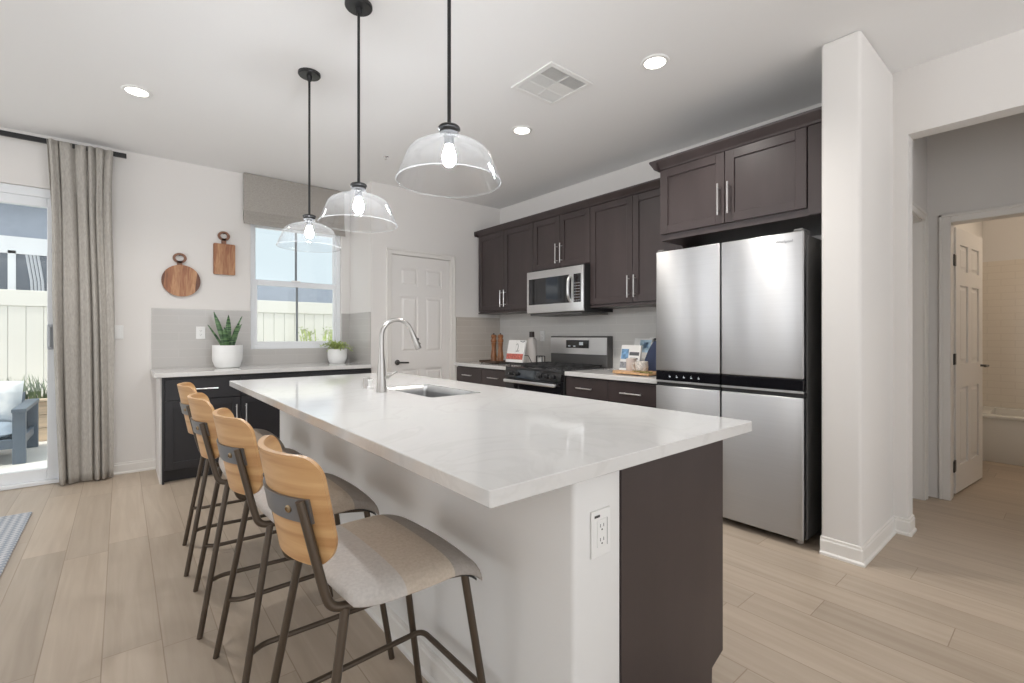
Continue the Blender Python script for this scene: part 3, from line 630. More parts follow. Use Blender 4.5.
# ================================================================== STOOLS
def make_stool():
    root = thing('bar_stool', 'x', 'bar stool', (0, 0, 0), 'bar stools along the island')
    # seat cushion
    bm = BM(); N = 28; top, bot = {}, {}
    def sp(u, v):
        k = .34; a, b = .190, .228
        x = .024+a*u*math.sqrt(1-k*v*v/2*abs(u)**4); yv = b*v*math.sqrt(1-k*u*u/2*abs(v)**4)
        m = max(abs(u), abs(v)); edge = math.sqrt(max(0, 1-m**9))
        fall = -.052*max(0, (u-.30)/.70)**2 + .012*max(0, (-u-.5)/.5)**2 - .010*v*v
        return x, yv, .596+fall, .030*edge
    for i in range(N+1):
        for j in range(N+1):
            x, y_, z, h = sp(math.sin(PI/2*(-1+2*i/N)), math.sin(PI/2*(-1+2*j/N)))
            top[i, j] = bm.verts.new((x, y_, z+h))
            bot[i, j] = top[i, j] if i in (0, N) or j in (0, N) else bm.verts.new((x, y_, z-h*.4))
    for i in range(N):
        for j in range(N):
            bm.faces.new((top[i, j], top[i+1, j], top[i+1, j+1], top[i, j+1]))
            q = [bot[i, j], bot[i, j+1], bot[i+1, j+1], bot[i+1, j]]
            if len(set(q)) == 4: 
                try: bm.faces.new(q)
                except ValueError: pass
    obj('seat', bm, SEATF, root, True, 'cushion in three bands of grey and beige')
    # dark pan under the seat
    bm = BM(); pa = {}
    for i in range(N+1):
        for j in range(N+1):
            x, y_, z, h = sp(-.80+1.75*i/N, (-1+2*j/N)*.84); pa[i, j] = (bm.verts.new((x, y_, z-.014)), bm.verts.new((x, y_, z-.020)))
    for s in (0, 1):
        for i in range(N):
            for j in range(N): bm.faces.new((pa[i, j][s], pa[i+1, j][s], pa[i+1, j+1][s], pa[i, j+1][s]))
    for i in range(N):
        for a, b in (((i, 0), (i+1, 0)), ((i, N), (i+1, N)), ((0, i), (0, i+1)), ((N, i), (N, i+1))):
            bm.faces.new((pa[a][0], pa[b][0], pa[b][1], pa[a][1]))
    obj('seat_pan', bm, BLKM, root, True)
    # curved backrest
    bm = BM(); U, V = 28, 24; th = .013; z0, z1 = .668, .918
    def back(u, v, off):
        # u across -1..1, v up 0..1 with rounded corners
        hw = .193; hh = (z1-z0)/2; yv = u*hw; zz = (2*v-1)*hh
        r_t, r_b = .050, .075; r = r_t if zz > 0 else r_b
        ay, az = abs(yv)-(hw-r), abs(zz)-(hh-r)
        if ay > 0 and az > 0:
            # squeeze the corner square onto a quarter disc
            p, q = ay/r, az/r; m = max(p, q); L = math.hypot(p, q) or 1; f = m/L
            yv = math.copysign(hw-r+ay*f, yv); zz = math.copysign(hh-r+az*f, zz)
        Rr = .250; ang = yv/Rr
        x = -.258 + (Rr-off)*(1-math.cos(ang)) + off*1.0 - (zz)*.19
        return (x, (Rr-off)*math.sin(ang)*1.02, (z0+z1)/2+zz)
    g = {}
    for i in range(U+1):
        for j in range(V+1):
            g[i, j] = [bm.verts.new(back(-1+2*i/U, j/V, o)) for o in (0, th)]
    for i in range(U):
        for j in range(V):
            for s in (0, 1): bm.faces.new((g[i, j][s], g[i+1, j][s], g[i+1, j+1][s], g[i, j+1][s]))
    def rim(a, b): bm.faces.new((g[a][0], g[b][0], g[b][1], g[a][1]))
    for i in range(U): rim((i, 0), (i+1, 0)); rim((i, V), (i+1, V))
    for j in range(V): rim((0, j), (0, j+1)); rim((U, j), (U, j+1))
    obj('backrest', bm, OAK, root, True)
    # strap across the outside of the back
    bm = BM(); prev = None; Rr = .250
    for i in range(25):
        yv = -.152+.304*i/24; ang = yv/Rr; ring_ = []
        for o, zz in ((-.0075, -.027), (-.0075, .027), (-.001, .027), (-.001, -.027)):
            zc_ = .797+zz; x = -.258+(Rr-o)*(1-math.cos(ang))+o-(zc_-.80)*.19
            ring_.append(bm.verts.new((x, (Rr-o)*math.sin(ang)*1.02, zc_)))
        if prev:
            for k in range(4): bm.faces.new((prev[k], prev[(k+1) % 4], ring_[(k+1) % 4], ring_[k]))
        else: bm.faces.new(ring_)
        prev = ring_
    bm.faces.new(prev); st = obj('back_strap', bm, GUN, root, True, 'flat gunmetal strap')
    for s in (-1, 1):
        ang = s*.098/Rr; x = -.258+(Rr)*(1-math.cos(ang))-.0075
        bm = BM(); lathe(bm, [(0, 0), (.0085, 0), (.0085, .003), (.005, .005), (.005, .003), (0, .003)], seg=14); rot_bm(bm, Matrix.Translation((x-.0005, s*.0945, .797)) @ Matrix.Rotation(s*-.44, 4, 'Z') @ Matrix.Rotation(-PI/2, 4, 'Y'))
        obj('bolt', bm, BRASS, st, True)
    for s in (-1, 1):
        bm = BM(); tube(bm, fillet([(-.236, s*.137, .822), (-.192, s*.150, .625), (-.178, s*.156, .578), (-.10, s*.165, .574), (.05, s*.172, .574), (.168, s*.176, .555)], .045), .0105, 12)
        obj('side_frame', bm, TUBE, root, True)
        bm = BM(); tube(bm, [(-.148, s*.162, .574), (-.246, s*.208, .0)], .0105, 12); lg = obj('leg', bm, TUBE, root, True)
        bm = BM(); tube(bm, [(.160, s*.174, .566), (.246, s*.205, .0)], .0105, 12); obj('leg', bm, TUBE, root, True)
    # footrest ring: two sides and a front bar outside the front legs
    zr = .205; t = zr/.57; yr = .208*(1-t)+.162*t; xr = -.246*(1-t)-.148*t; xf = .246*(1-t)+.160*t; yf = .205*(1-t)+.174*t
    bm = BM(); tube(bm, fillet([(xr, -yr, zr), (xr+.04, -yr+.028, zr), (xf+.022, -yf+.020, zr), (xf+.022, yf-.020, zr), (xr+.04, yr-.028, zr), (xr, yr, zr)], .035), .0085, 10)
    obj('footrest', bm, TUBE, root, True)
    return root
st = make_stool()
SL = [(1.20, .015, 1, 'oak backed stool nearest the island outlet, in front of the row'),
      (1.80, 0, 0, 'second oak backed stool from the outlet end of the island'),
      (2.365, -.018, -4, 'third oak backed stool from the outlet end, next to the window-end stool'),
      (2.97, -.008, -4, 'oak backed stool at the window end of the island beside the dark cabinet')]
for i, (y_, dx_, rz_, lb) in enumerate(SL):
    o = st if i == 0 else copy_tree(st)
    o.location = (.512+dx_, y_, 0); o.rotation_euler.z = math.radians(rz_); o['label'] = lb

# ================================================================== PENDANTS
def make_pendant():
    d = thing('pendant_light', 'x', 'pendant lamp', (0, 0, 0), 'pendant lamps over the island')
    bm = BM(); lathe(bm, [(0, H0), (.063, H0), (.063, H0-.012), (.058, H0-.018), (.016, H0-.020), (.012, H0-.045), (0, H0-.045)]); obj('canopy', bm, BLK, d, True)
    bm = BM(); tube(bm, [(0, 0, H0-.03), (0, 0, 1.89)], .0065, 12); obj('rod', bm, BLK, d, True)
    bm = BM(); lathe(bm, [(0, 1.897), (.012, 1.897), (.034, 1.892), (.038, 1.887), (.038, 1.882), (.033, 1.878), (.033, 1.868), (0, 1.866)]); obj('cap', bm, BLK, d, True)
    prof = [(.0335, 1.869), (.034, 1.852), (.040, 1.846), (.062, 1.842), (.072, 1.838), (.100, 1.829), (.125, 1.815), (.138, 1.802), (.146, 1.785), (.165, 1.738), (.179, 1.703)]
    inner = [(r-.003, z-.0005) for r, z in reversed(prof)]
    bm = BM(); lathe(bm, prof+[(.1785, 1.7015), (.1765, 1.7015)]+inner, seg=64); gs = obj('glass_shade', bm, SHGLASS, d, True)
    bm = BM(); tube(bm, [(.1775*math.cos(2*PI*i/72), .1775*math.sin(2*PI*i/72), 1.7015) for i in range(73)], .0022, 8, cap=False); obj('rim', bm, RIMG, gs, True)
    bm = BM(); lathe(bm, [(0, 1.867), (.016, 1.867), (.017, 1.835), (.013, 1.828), (0, 1.828)], seg=20); obj('socket', bm, BLKM, d, True)
    bm = BM(); lathe(bm, [(0, 1.832), (.012, 1.83), (.014, 1.82), (.021, 1.80), (.024, 1.785), (.021, 1.768), (.012, 1.757), (0, 1.754)], seg=24); obj('bulb', bm, BULB, d, True)
    return d
pd = make_pendant()
for i, (y_, lb) in enumerate(((1.38, 'clear glass pendant lamp hanging over the outlet end of the island'), (2.18, 'clear glass pendant lamp in the middle of the island row'), (2.94, 'clear glass pendant lamp hanging in front of the window'))):
    o = pd if i == 0 else copy_tree(pd)
    o.location = (.867, y_, 0); o['label'] = lb

# downlights, vent, sprinkler
def make_down():
    d = thing('downlight', 'x', 'ceiling light', (0, 0, H0), 'recessed ceiling lights')
    bm = BM(); lathe(bm, [(.057, H0-.002), (.060, H0-.008), (.076, H0-.006), (.080, H0)], seg=40); obj('trim_ring', bm, WHITEPL, d, True)
    bm = BM(); lathe(bm, [(0, H0-.004), (.0575, H0-.004), (.0575, H0-.001), (0, H0-.001)], seg=40); obj('lens', bm, DOWNG, d, True)
    return d
dn = make_down()
for i, (x, y_, lb) in enumerate(((2.356, 1.549, 'round recessed ceiling light between air vent and refrigerator'), (2.356, 2.713, 'round recessed ceiling light in front of the stove cabinets'), (.079, 3.861, 'round recessed ceiling light near the curtain'))):
    o = dn if i == 0 else copy_tree(dn)
    o.location = (x, y_, H0); o['label'] = lb
    lamp('SPOT', 'downlight_beam', (x, y_, H0-.02), 66, (1, .955, .90), spot_size=2.5, spot_blend=.9, shadow_soft_size=.06)
d = thing('air_vent', 'square white ceiling air vent with six louvred cells', 'air vent', (2.074, 2.103, H0))
vx, vy, hv = 2.074, 2.103, .183
bm = BM()
for a, b, c, e in ((-hv, -hv+.032, -hv, hv), (hv-.032, hv, -hv, hv), (-hv+.032, hv-.032, -hv, -hv+.032), (-hv+.032, hv-.032, hv-.032, hv)): bx(bm, vx+a, vx+b, vy+c, vy+e, H0-.010, H0, .003)
obj('frame', bm, WHITEPL, d)
bm = BM(); bx(bm, vx-.15, vx+.15, vy-.15, vy+.15, H0-.0015, H0-.0005); obj('backing', bm, mat('vent_dark', (.06, .06, .06, 1), .8), d)
bm = BM()
for k in (-1, 1): bx(bm, vx-.152, vx+.152, vy+k*.05-.005, vy+k*.05+.005, H0-.008, H0-.001)
bx(bm, vx-.005, vx+.005, vy-.152, vy+.152, H0-.008, H0-.001)
obj('divider', bm, WHITEPL, d)
bm = BM()
for cx in range(2):
    for cyy in range(3):
        xa, ya = vx-.148+cx*.153, vy-.148+cyy*.1
        if (cx, cyy) == (1, 1): continue
        if cyy == 0:
            for k in range(9): bx(bm, xa, xa+.143, ya+.005+k*.0105, ya+.0075+k*.0105, H0-.0075, H0-.002)
        elif cyy == 1:
            for k in range(9): bx(bm, xa, xa+.143, ya+.005+k*.0105, ya+.0085+k*.0105, H0-.005, H0-.002)
            for k in range(12): bx(bm, xa+.004+k*.0118, xa+.0075+k*.0118, ya, ya+.096, H0-.0075, H0-.005)
        else:
            for k in range(12): bx(bm, xa+.004+k*.0118, xa+.0118+k*.0118, ya, ya+.096, H0-.006, H0-.002)
obj('louvers', bm, WHITEPL, d)
bm = BM(); bx(bm, vx+.006, vx+.149, vy-.046, vy+.046, H0-.006, H0-.002); obj('blank_plate', bm, WHITEPL, d)
bm = BM(); lathe(bm, [(0, H0), (.024, H0), (.022, H0-.004), (.008, H0-.006), (.007, H0-.018), (.012, H0-.021), (.012, H0-.023), (0, H0-.023)], 1.793, 3.89, 20)
tag(obj('fire_sprinkler', bm, CHROME, smooth=True, origin=(1.793, 3.89, H0)), 'small chrome fire sprinkler on the ceiling near the pantry wall', 'sprinkler')

# ================================================================== WINDOW CABINET RUN
FCY = 4.585
def base_unit(name, label, ax, f, back, u0, u1, top, drawers, doors, toe=.10, m=None, hinge=1, hlen=.17):
    """drawers: list of (z0, z1); doors: (z0, z1) or None"""
    m = m or CAB
    d = thing(name, label, 'cabinet', fp(ax, f, (u0+u1)/2, 0, 0))
    bm = BM()
    if ax == '-X': bx(bm, f, back, u0, u1, toe, top); bx(bm, f+.06, back, u0, u1, 0, toe)
    else: bx(bm, u0, u1, f, back, toe, top); bx(bm, u0, u1, f+.06, back, 0, toe)
    obj('carcass', bm, m, d)
    for z0, z1 in drawers:
        o = obj('drawer', slabf(BM(), ax, f, u0+.002, u1-.002, z0, z1), m, d); um = (u0+u1)/2
        pull(ax, f, um-hlen/2, (z0+z1)/2, um+hlen/2, (z0+z1)/2, o)
    if doors:
        o = obj('door', shaker(BM(), ax, f, u0+.002, u1-.002, *doors), m, d); uh = u1-.035 if hinge > 0 else u0+.035
        pull(ax, f, uh, doors[1]-.06, uh, doors[1]-.22, o)
    return d
ct = WC-.036
d1 = base_unit('base_cabinet', 'dark base cabinet left of the window run with drawer over door, open end showing', '-Y', FCY+.019, WY-.001, .262, .79, ct, [(.655, .822)], (.105, .650), m=CAB_BACKLIT, hlen=.19)
obj('side_panel', bx(BM(), .247, .261, FCY, WY-.001, 0, ct), CAB_BACKLIT, d1)
base_unit('base_cabinet', 'dark base cabinet under the window with drawer over door', '-Y', FCY+.019, WY-.001, .792, 1.37, ct, [(.655, .822)], (.105, .650), m=CAB_BACKLIT, hinge=-1)
base_unit('base_cabinet', 'dark base cabinet below the small plant beside the return wall', '-Y', FCY+.019, WY-.001, 1.372, PXW-.002, ct, [(.655, .822)], (.105, .650), m=CAB_BACKLIT)
bm = BM(); bx(bm, .196, PXW-.011, FCY-.03, WY-.0101, ct+.0005, WC, .003); tag(obj('window_worktop', bm, QUARTZ, origin=(1, 4.9, ct)), 'white quartz worktop under the kitchen window', 'worktop')
# side wall of the cabinet end (thin white filler seen left of the dark panel)
tag(obj('cabinet_filler', bx(BM(), .234, .246, FCY+.03, WY-.001, 0, ct), WALL, origin=(.23, 4.9, 0)), 'pale filler strip closing the end of the window cabinets', 'filler strip')

# ================================================================== STOVE WALL: base
BF = 2.975; bt = SC-.037
base_unit('base_cabinet', 'dark base drawer unit beside the pantry door', '-X', BF, SX-.0105, 4.062, PYW-.0105-.04, bt, [(.655, .812), (.385, .650), (.105, .380)], None)
base_unit('base_cabinet', 'dark base drawer unit just left of the range', '-X', BF, SX-.0105, 3.612, 4.06, bt, [(.655, .812), (.385, .650), (.105, .380)], None)
base_unit('base_cabinet', 'dark base drawer unit just right of the range', '-X', BF, SX-.0105, 2.372, 2.826, bt, [(.655, .812), (.385, .650), (.105, .380)], None)
base_unit('base_cabinet', 'dark base drawer unit against the refrigerator', '-X', BF, SX-.0105, 1.905, 2.37, bt, [(.655, .812), (.385, .650), (.105, .380)], None, hlen=.19)
bm = BM(); bx(bm, 2.945, SX-.0105, 3.605, PYW-.0105, bt+.0005, SC, .003); tag(obj('counter_worktop', bm, QUARTZ, origin=(3.3, 4.1, bt)), 'short white quartz worktop between pantry wall and range', 'worktop')
bm = BM(); bx(bm, 2.945, SX-.0105, 1.90, 2.832, bt+.0005, SC, .003); tag(obj('counter_worktop', bm, QUARTZ, origin=(3.3, 2.4, bt)), 'short white quartz worktop between range and refrigerator', 'worktop')
tag(obj('cabinet_filler', bx(BM(), BF-.005, SX-.02, PYW-.0505, PYW-.0115, 0, bt), TRIM, origin=(3.3, 4.57, 0)), 'white filler strip between drawers and pantry wall', 'filler strip')

# ================================================================== UPPER CABINETS
UF = 3.30
def wall_unit(label, u0, u1, z0, z1, f=UF, doors=2, crown=(2.345, 2.405), rail=None, u_ret=None, zd=None, hz=None, filler=None):
    d = thing('wall_cabinet', label, 'cabinet', (f, (u0+u1)/2, z0), 'dark wall cabinets')
    bm = BM(); bx(bm, f, SX-.0105, u0, u1, z0, z1)
    obj('carcass', bm, CAB, d)
    zd0, zd1 = zd or (z0+.012, z1-.004)
    ua, ub = (u0, u1) if not filler else (filler, u1)
    wd = (ub-ua)/doors
    for k in range(doors):
        a, b = ua+k*wd+.002, ua+(k+1)*wd-.002
        o = obj('door', shaker(BM(), '-X', f, a, b, zd0, zd1), CAB, d)
        uh = (b-.030) if k == 0 else (a+.030)
        pull('-X', f, uh, hz[0], uh, hz[1], o)
    bm = BM(); c0, c1 = crown                    # crown moulding, sloped forward
    poly = [(f, c0-.004), (f-.022, c0), (f-.028, c0+.012), (f-.06, c1-.012), (f-.062, c1), (f, c1)]
    prism(bm, poly, 'Y', u0, u1 + (u_ret or 0))
    if u_ret: prism(bm, [(u1, c0-.004), (u1+.022, c0), (u1+.028, c0+.012), (u1+.06, c1-.012), (u1+.062, c1), (u1, c1)], 'X', f-.062, SX-.0105)
    bx(bm, f, SX-.0105, u0, u1, c0-.005, c1)
    obj('crown', bm, CAB, d)
    if rail:
        bm = BM(); bx(bm, f-.014, SX-.0105, u0, u1+(.012 if u_ret else 0), rail[0], rail[1], .002); obj('light_rail', bm, CAB, d)
    return d
wall_unit('tall dark wall cabinet beside the pantry wall above the pepper mills', 3.606, 4.566, 1.440, 2.345, rail=(1.425, 1.4405), u_ret=.04, hz=(1.49, 1.675))
wall_unit('short dark wall cabinet directly above the microwave', 2.836, 3.604, 1.825, 2.345, hz=(1.875, 2.065))
wall_unit('tall dark wall cabinet between microwave and refrigerator', 1.912, 2.834, 1.440, 2.345, rail=(1.425, 1.4405), hz=(1.49, 1.675))
FF = 2.985
d = wall_unit('dark cabinet above the refrigerator', .887, 1.910, 1.850, 2.365, f=FF, crown=(2.352, 2.418), zd=(1.893, 2.350), hz=(1.945, 2.145), filler=.972, u_ret=.02)
obj('filler_panel', bx(BM(), FF-.012, FF, .887, .968, 1.852, 2.352, .001), CAB, d)
bm = BM(); bx(bm, FF+.0, SX-.0105, 1.885, 1.8995, SC+.6, 1.85); 
bm.free()

# microwave
d = thing('microwave', 'stainless over-the-range microwave with black glass window and curved handle', 'microwave', (3.2, 3.21, 1.39))
MY0, MY1, MZ0, MZ1, MF = 2.838, 3.602, 1.392, 1.812, 3.215
obj('housing', bx(BM(), MF, SX-.012, MY0, MY1, MZ0, MZ1+.010, .003), BLKM, d)
bm = BM(); fb(bm, '-X', MF, MY0, MY1, .0005, .022, MZ0+.002, MZ1, .006, 3); obj('front_panel', bm, STEEL, d, True)
w0 = obj('door_window', fb(BM(), '-X', MF, 2.985, MY1-.032, .020, .0245, MZ0+.085, MZ1-.075, .003), GLASSBLK, d)
obj('keypad', fb(BM(), '-X', MF, MY0+.028, 2.955, .020, .0245, MZ0+.085, MZ1-.075, .003), GLASSBLK, d)
bm = BM()
for r in range(7):
    for c in range(3): fb(bm, '-X', MF, MY0+.040+c*.026, MY0+.056+c*.026, .0243, .0248, MZ0+.10+r*.026, MZ0+.106+r*.026)
obj('key_marks', bm, mat('key_grey', (.30, .30, .31, 1), .5), d)
bm = BM(); tube(bm, fillet([(MF-.02, 2.992, MZ1-.082), (MF-.062, 2.985, MZ1-.12), (MF-.072, 2.982, (MZ0+MZ1)/2), (MF-.062, 2.985, MZ0+.13), (MF-.02, 2.992, MZ0+.09)], .06, 8), .013, 12); obj('handle', bm, STEEL, d, True, 'curved vertical steel handle')
bm = BM(); bx(bm, MF+.0, SX-.05, MY0+.03, MY1-.03, MZ0-.022, MZ0-.0005, .004); obj('vent_base', bm, DGREY, d)

# range
d = thing('gas_range', 'stainless and black freestanding gas range between two counters', 'range', (3.2, 3.22, 0))
RY0, RY1, RF = 2.838, 3.600, 2.945
bm = BM(); bx(bm, RF, SX-.03, RY0, RY1, .04, .845, .003); bx(bm, RF+.03, SX-.05, RY0+.03, RY1-.03, 0, .04); obj('body', bm, BLKM, d)
bm = BM(); bx(bm, RF-.035, SX-.10, RY0, RY1, .846, .868, .006, 3); obj('cooktop', bm, mat('cooktop_enamel', (.03, .03, .032, 1), .2), d, True)
bm = BM()
for k in range(3):
    ya, yb = RY0+.02+k*.243, RY0+.255+k*.243
    for q in (ya, (ya+yb)/2, yb-.012): bx(bm, RF+.0, SX-.15, q, q+.012, .884, .896, .002)
    for x in (RF+.0, RF+.14, RF+.27, RF+.40, SX-.165): bx(bm, x, x+.012, ya, yb, .884, .896, .002)
    for x in (RF+.002, SX-.165):
        for q in (ya, yb-.012): bx(bm, x, x+.012, q, q+.012, .868, .885)
obj('grate', bm, IRON, d)
for bxx in (RF+.13, RF+.40):
    for byy in (RY0+.14, RY0+.381, RY0+.62):
        bm = BM(); lathe(bm, [(0, .868), (.045, .868), (.045, .874), (.032, .876), (.032, .882), (0, .883)], bxx, byy, 20); obj('burner', bm, IRON, d, True)
bm = BM(); prism(bm, [(RF, .768), (RF-.045, .768), (RF-.030, .846), (RF, .846)], 'Y', RY0, RY1); obj('control_panel', bm, GLASSBLK, d)
for k, yk in enumerate((RY0+.075, RY0+.155, RY0+.235, RY0+.555, RY0+.635)):
    bm = BM(); lathe(bm, [(0, 0), (.021, 0), (.021, .008), (.016, .012), (.015, .032), (0, .033)], seg=20); rot_bm(bm, Matrix.Translation((RF-.038, yk+.03, .808)) @ Matrix.Rotation(-PI/2+.19, 4, 'Y'))
    kb = obj('knob', bm, BLKM, d, True); bm = BM(); bx(bm, RF-.075, RF-.071, yk+.028, yk+.032, .802, .82); obj('pointer', bm, CHROME, kb)
dr = obj('oven_door', bx(BM(), RF-.035, RF-.001, RY0+.004, RY1-.004, .20, .762, .005), GLASSBLK, d)
bm = BM(); bx(bm, RF-.09, RF-.066, RY0+.03, RY1-.03, .722, .752, .009, 4)
for q in (RY0+.06, RY1-.08): bx(bm, RF-.07, RF-.034, q, q+.02, .728, .746, .003)
obj('handle', bm, mat('satin_handle', (.78, .78, .78, 1), .35, metal=.9), dr, True, 'wide satin steel bar handle')
obj('bottom_drawer', bx(BM(), RF-.03, RF-.001, RY0+.004, RY1-.004, .05, .192, .005), BLKM, d)
bm = BM(); bx(bm, SX-.095, SX-.012, RY0, RY1, .85, 1.165, .006, 3); bg_ = obj('backguard', bm, DGREY, d, True)
bm = BM(); prism(bm, [(SX-.096, .985), (SX-.108, .985), (SX-.100, 1.150), (SX-.096, 1.150)], 'Y', RY0+.005, RY1-.005); obj('steel_face', bm, STEEL, bg_)
bm = BM(); bx(bm, SX-.112, SX-.103, 3.06, 3.36, 1.045, 1.125, .002); dp = obj('display', bm, GLASSBLK, bg_)
bm = BM(); bx(bm, SX-.1135, SX-.1115, 3.13, 3.18, 1.075, 1.105); bx(bm, SX-.1135, SX-.1115, 3.23, 3.26, 1.06, 1.068); bx(bm, SX-.1135, SX-.1115, 3.30, 3.33, 1.06, 1.068); obj('clock_digits', bm, ICON, bg_)

# ================================================================== FRIDGE
d = thing('refrigerator', 'tall stainless four-door refrigerator between counter and stub wall', 'refrigerator', (3.2, 1.42, 0))
RX = 2.87; FY0_, FY1_, FS = .957, 1.880, 1.420
obj('case', bx(BM(), RX+.055, SX-.02, FY0_, FY1_, .035, 1.735, .006), DGREY, d)
def fdoor(name, u0, u1, z0, z1): 
    o = obj(name, bx(BM(), RX, RX+.050, u0, u1, z0, z1, .006, 3), STEELV, d, True)
    return o
g_ = .004
for (u0, u1) in ((FS+g_, FY1_), (FY0_, FS-g_)):
    o = fdoor('door', u0, u1, .932, 1.750)
    if u0 < 1: LD = o
    o = obj('control_strip', bx(BM(), RX+.002, RX+.050, u0, u1, .866, .929, .003), GLASSBLK, d)
    if u0 > 1:
        bm = BM()
        for k in range(5): bx(bm, RX+.001, RX+.0021, 1.775-k*.052-.008, 1.775-k*.052+.004, .889, .895, .001)
        for k in range(5): bx(bm, RX+.001, RX+.0021, 1.775-k*.052-.002, 1.775-k*.052+.002, .900, .903)
        obj('touch_icons', bm, ICON, o)
    o = fdoor('door', u0, u1, .045, .828)
    bm = BM()
    bx(bm, RX+.012, RX+.055, u0, u1, .829, .853); obj('grip_recess', bm, BLKM, o)
    bm = BM(); bx(bm, RX-.002, RX+.018, u0, u1, .852, .864, .002); obj('grip_lip', bm, STEEL, o)
bm = BM(); bx(bm, RX+.06, RX+.2, FY0_+.01, FY1_-.01, .036, .06); bx(bm, RX+.052, RX+.060, FY0_+.01, FY1_-.01, .05, 1.73); obj('gasket', bm, BLKM, d)
for yk in (FY0_+.05, FY1_-.05):
    for xk in (RX+.09, SX-.08):
        bm = BM(); lathe(bm, [(0, 0), (.022, 0), (.022, .02), (.014, .024), (.014, .04), (0, .04)], xk, yk, 16); obj('foot', bm, mat('foot_plastic', (.45, .40, .36, 1), .5) if 'foot_plastic' not in bpy.data.materials else bpy.data.materials['foot_plastic'], d, True)
for yk in (FY0_+.03, FY1_-.03, ):
    bm = BM(); bx(bm, RX+.01, RX+.12, yk-.025, yk+.025, 1.7355, 1.765, .005); obj('hinge_cover', bm, DGREY, d)
fc = bpy.data.curves.new('logo', 'FONT'); fc.body = 'Whirlpool'; fc.size = .022; fc.extrude = .0004; fc.align_x = 'CENTER'
tmp = bpy.data.objects.new('logo_text', fc); C.objects.link(tmp); bpy.context.view_layer.update()
lm = bpy.data.meshes.new_from_object(tmp.evaluated_get(bpy.context.evaluated_depsgraph_get())); bpy.data.objects.remove(tmp); bpy.data.curves.remove(fc)
lo = bpy.data.objects.new('logo', lm); C.objects.link(lo); lm.materials.clear(); lm.materials.append(LOGO)
lo.parent = LD; lo.location = Vector((RX-.0012, 1.055, 1.695))-wloc(LD); lo.rotation_euler = (PI/2, 0, -PI/2); lo['label'] = 'small grey lettering'

# ================================================================== COUNTER ITEMS, LEFT OF RANGE
cz = SC
d = thing('pepper_tray', 'small dark tray holding the two wooden mills', 'tray', (3.2, 4.15, cz))
bm = BM(); bx(bm, 3.09, 3.30, 3.985, 4.29, cz+.008, cz+.016, .004); obj('base', bm, mat('walnut_dark', (.06, .035, .022, 1), .5), d)
bm = BM()
for a, b, c, e in ((3.09, 3.098, 3.985, 4.29), (3.292, 3.30, 3.985, 4.29), (3.098, 3.292, 3.985, 3.993), (3.098, 3.292, 4.282, 4.29)): bx(bm, a, b, c, e, cz+.014, cz+.034, .002)
obj('rim', bm, bpy.data.materials['walnut_dark'], d)
bm = BM()
for x in (3.11, 3.28):
    for y_ in (4.01, 4.265): lathe(bm, [(0, cz), (.009, cz), (.009, cz+.009), (0, cz+.009)], x, y_, 10)
obj('feet', bm, BLK, d)
def mill():
    m_ = thing('pepper_mill', 'x', 'pepper mill', (0, 0, 0), 'wooden mills on the tray')
    bm = BM(); lathe(bm, [(0, 0), (.033, 0), (.033, .012), (.029, .03), (.032, .055), (.027, .075), (.024, .11), (.021, .15), (.024, .19), (.026, .20), (.0, .201)], seg=24); obj('body', bm, MILL, m_, True)
    bm = BM(); lathe(bm, [(0, .201), (.024, .202), (.029, .215), (.027, .235), (.021, .247), (.028, .262), (.028, .275), (.02, .285), (0, .286)], seg=24); hd = obj('head', bm, MILL, m_, True)
    bm = BM(); lathe(bm, [(0, .285), (.007, .286), (.008, .292), (.005, .300), (0, .301)], seg=14); obj('finial', bm, BLKM, hd, True)
    return m_
m1 = mill(); m2 = copy_tree(m1)
for o, p, lb in ((m1, (3.20, 4.165, cz+.016), 'wooden pepper mill on the tray nearer the pantry wall'), (m2, (3.20, 4.045, cz+.016), 'wooden pepper mill on the tray nearer the recipe booklet')):
    o.location = p; o['label'] = lb; o.scale = (1.15, 1.15, 1.06)
# recipe booklet on a wire stand
d = thing('recipe_booklet', 'white recipe booklet with red band leaning on the counter stand', 'booklet', (3.22, 3.78, cz))
Mb = Matrix.Translation((3.16, 3.775, cz+.03)) @ Matrix.Rotation(.22, 4, 'Y')
def loc_box(*a, **k): return rot_bm(bx(BM(), *a, **k), Mb)
obj('pages', loc_box(0, .018, -.135, .135, 0, .235, bev=.002), PAPER, d)
obj('red_band', loc_box(-.0012, .0, -.132, .132, .030, .090), REDP, d)
bm = BM(); tube(bm, [(-.002, .018*math.cos(t)-.02, .155+.042*math.sin(t)) for t in [x*.35 for x in range(2, 16)]], .0022, 6); tube(bm, [(-.002, -.02, .12), (-.002, -.05, .115), (-.002, -.06, .13)], .002, 6); tube(bm, [(-.002, -.06, .225), (-.002, -.10, .215), (-.002, -.13, .225)], .004, 6)
obj('printed_drawing', rot_bm(bm, Mb), INK, d)
obj('page_gap', loc_box(-.0008, .001, -.002, .002, .03, .235), mat('page_grey', (.6, .6, .6, 1), .7), d)
d = thing('booklet_stand', 'low black wire stand behind the recipe booklet', 'stand', (3.25, 3.78, cz))
bm = BM(); tube(bm, fillet([(3.12, 3.95, cz+.004), (3.12, 3.95, cz+.026), (3.12, 3.60, cz+.026), (3.12, 3.60, cz+.004)], .012), .004, 8); tube(bm, fillet([(3.30, 3.93, cz+.004), (3.24, 3.93, cz+.10), (3.24, 3.63, cz+.10), (3.30, 3.63, cz+.004)], .012), .004, 8)
for y_ in (3.95, 3.60): tube(bm, [(3.12, y_, cz+.006), (3.30, y_, cz+.006)], .004, 8)
obj('wire_frame', bm, BLK, d, True)
d = thing('card_holder', 'small black metal holder with a white card between bottle and range', 'card holder', (3.44, 3.655, cz))
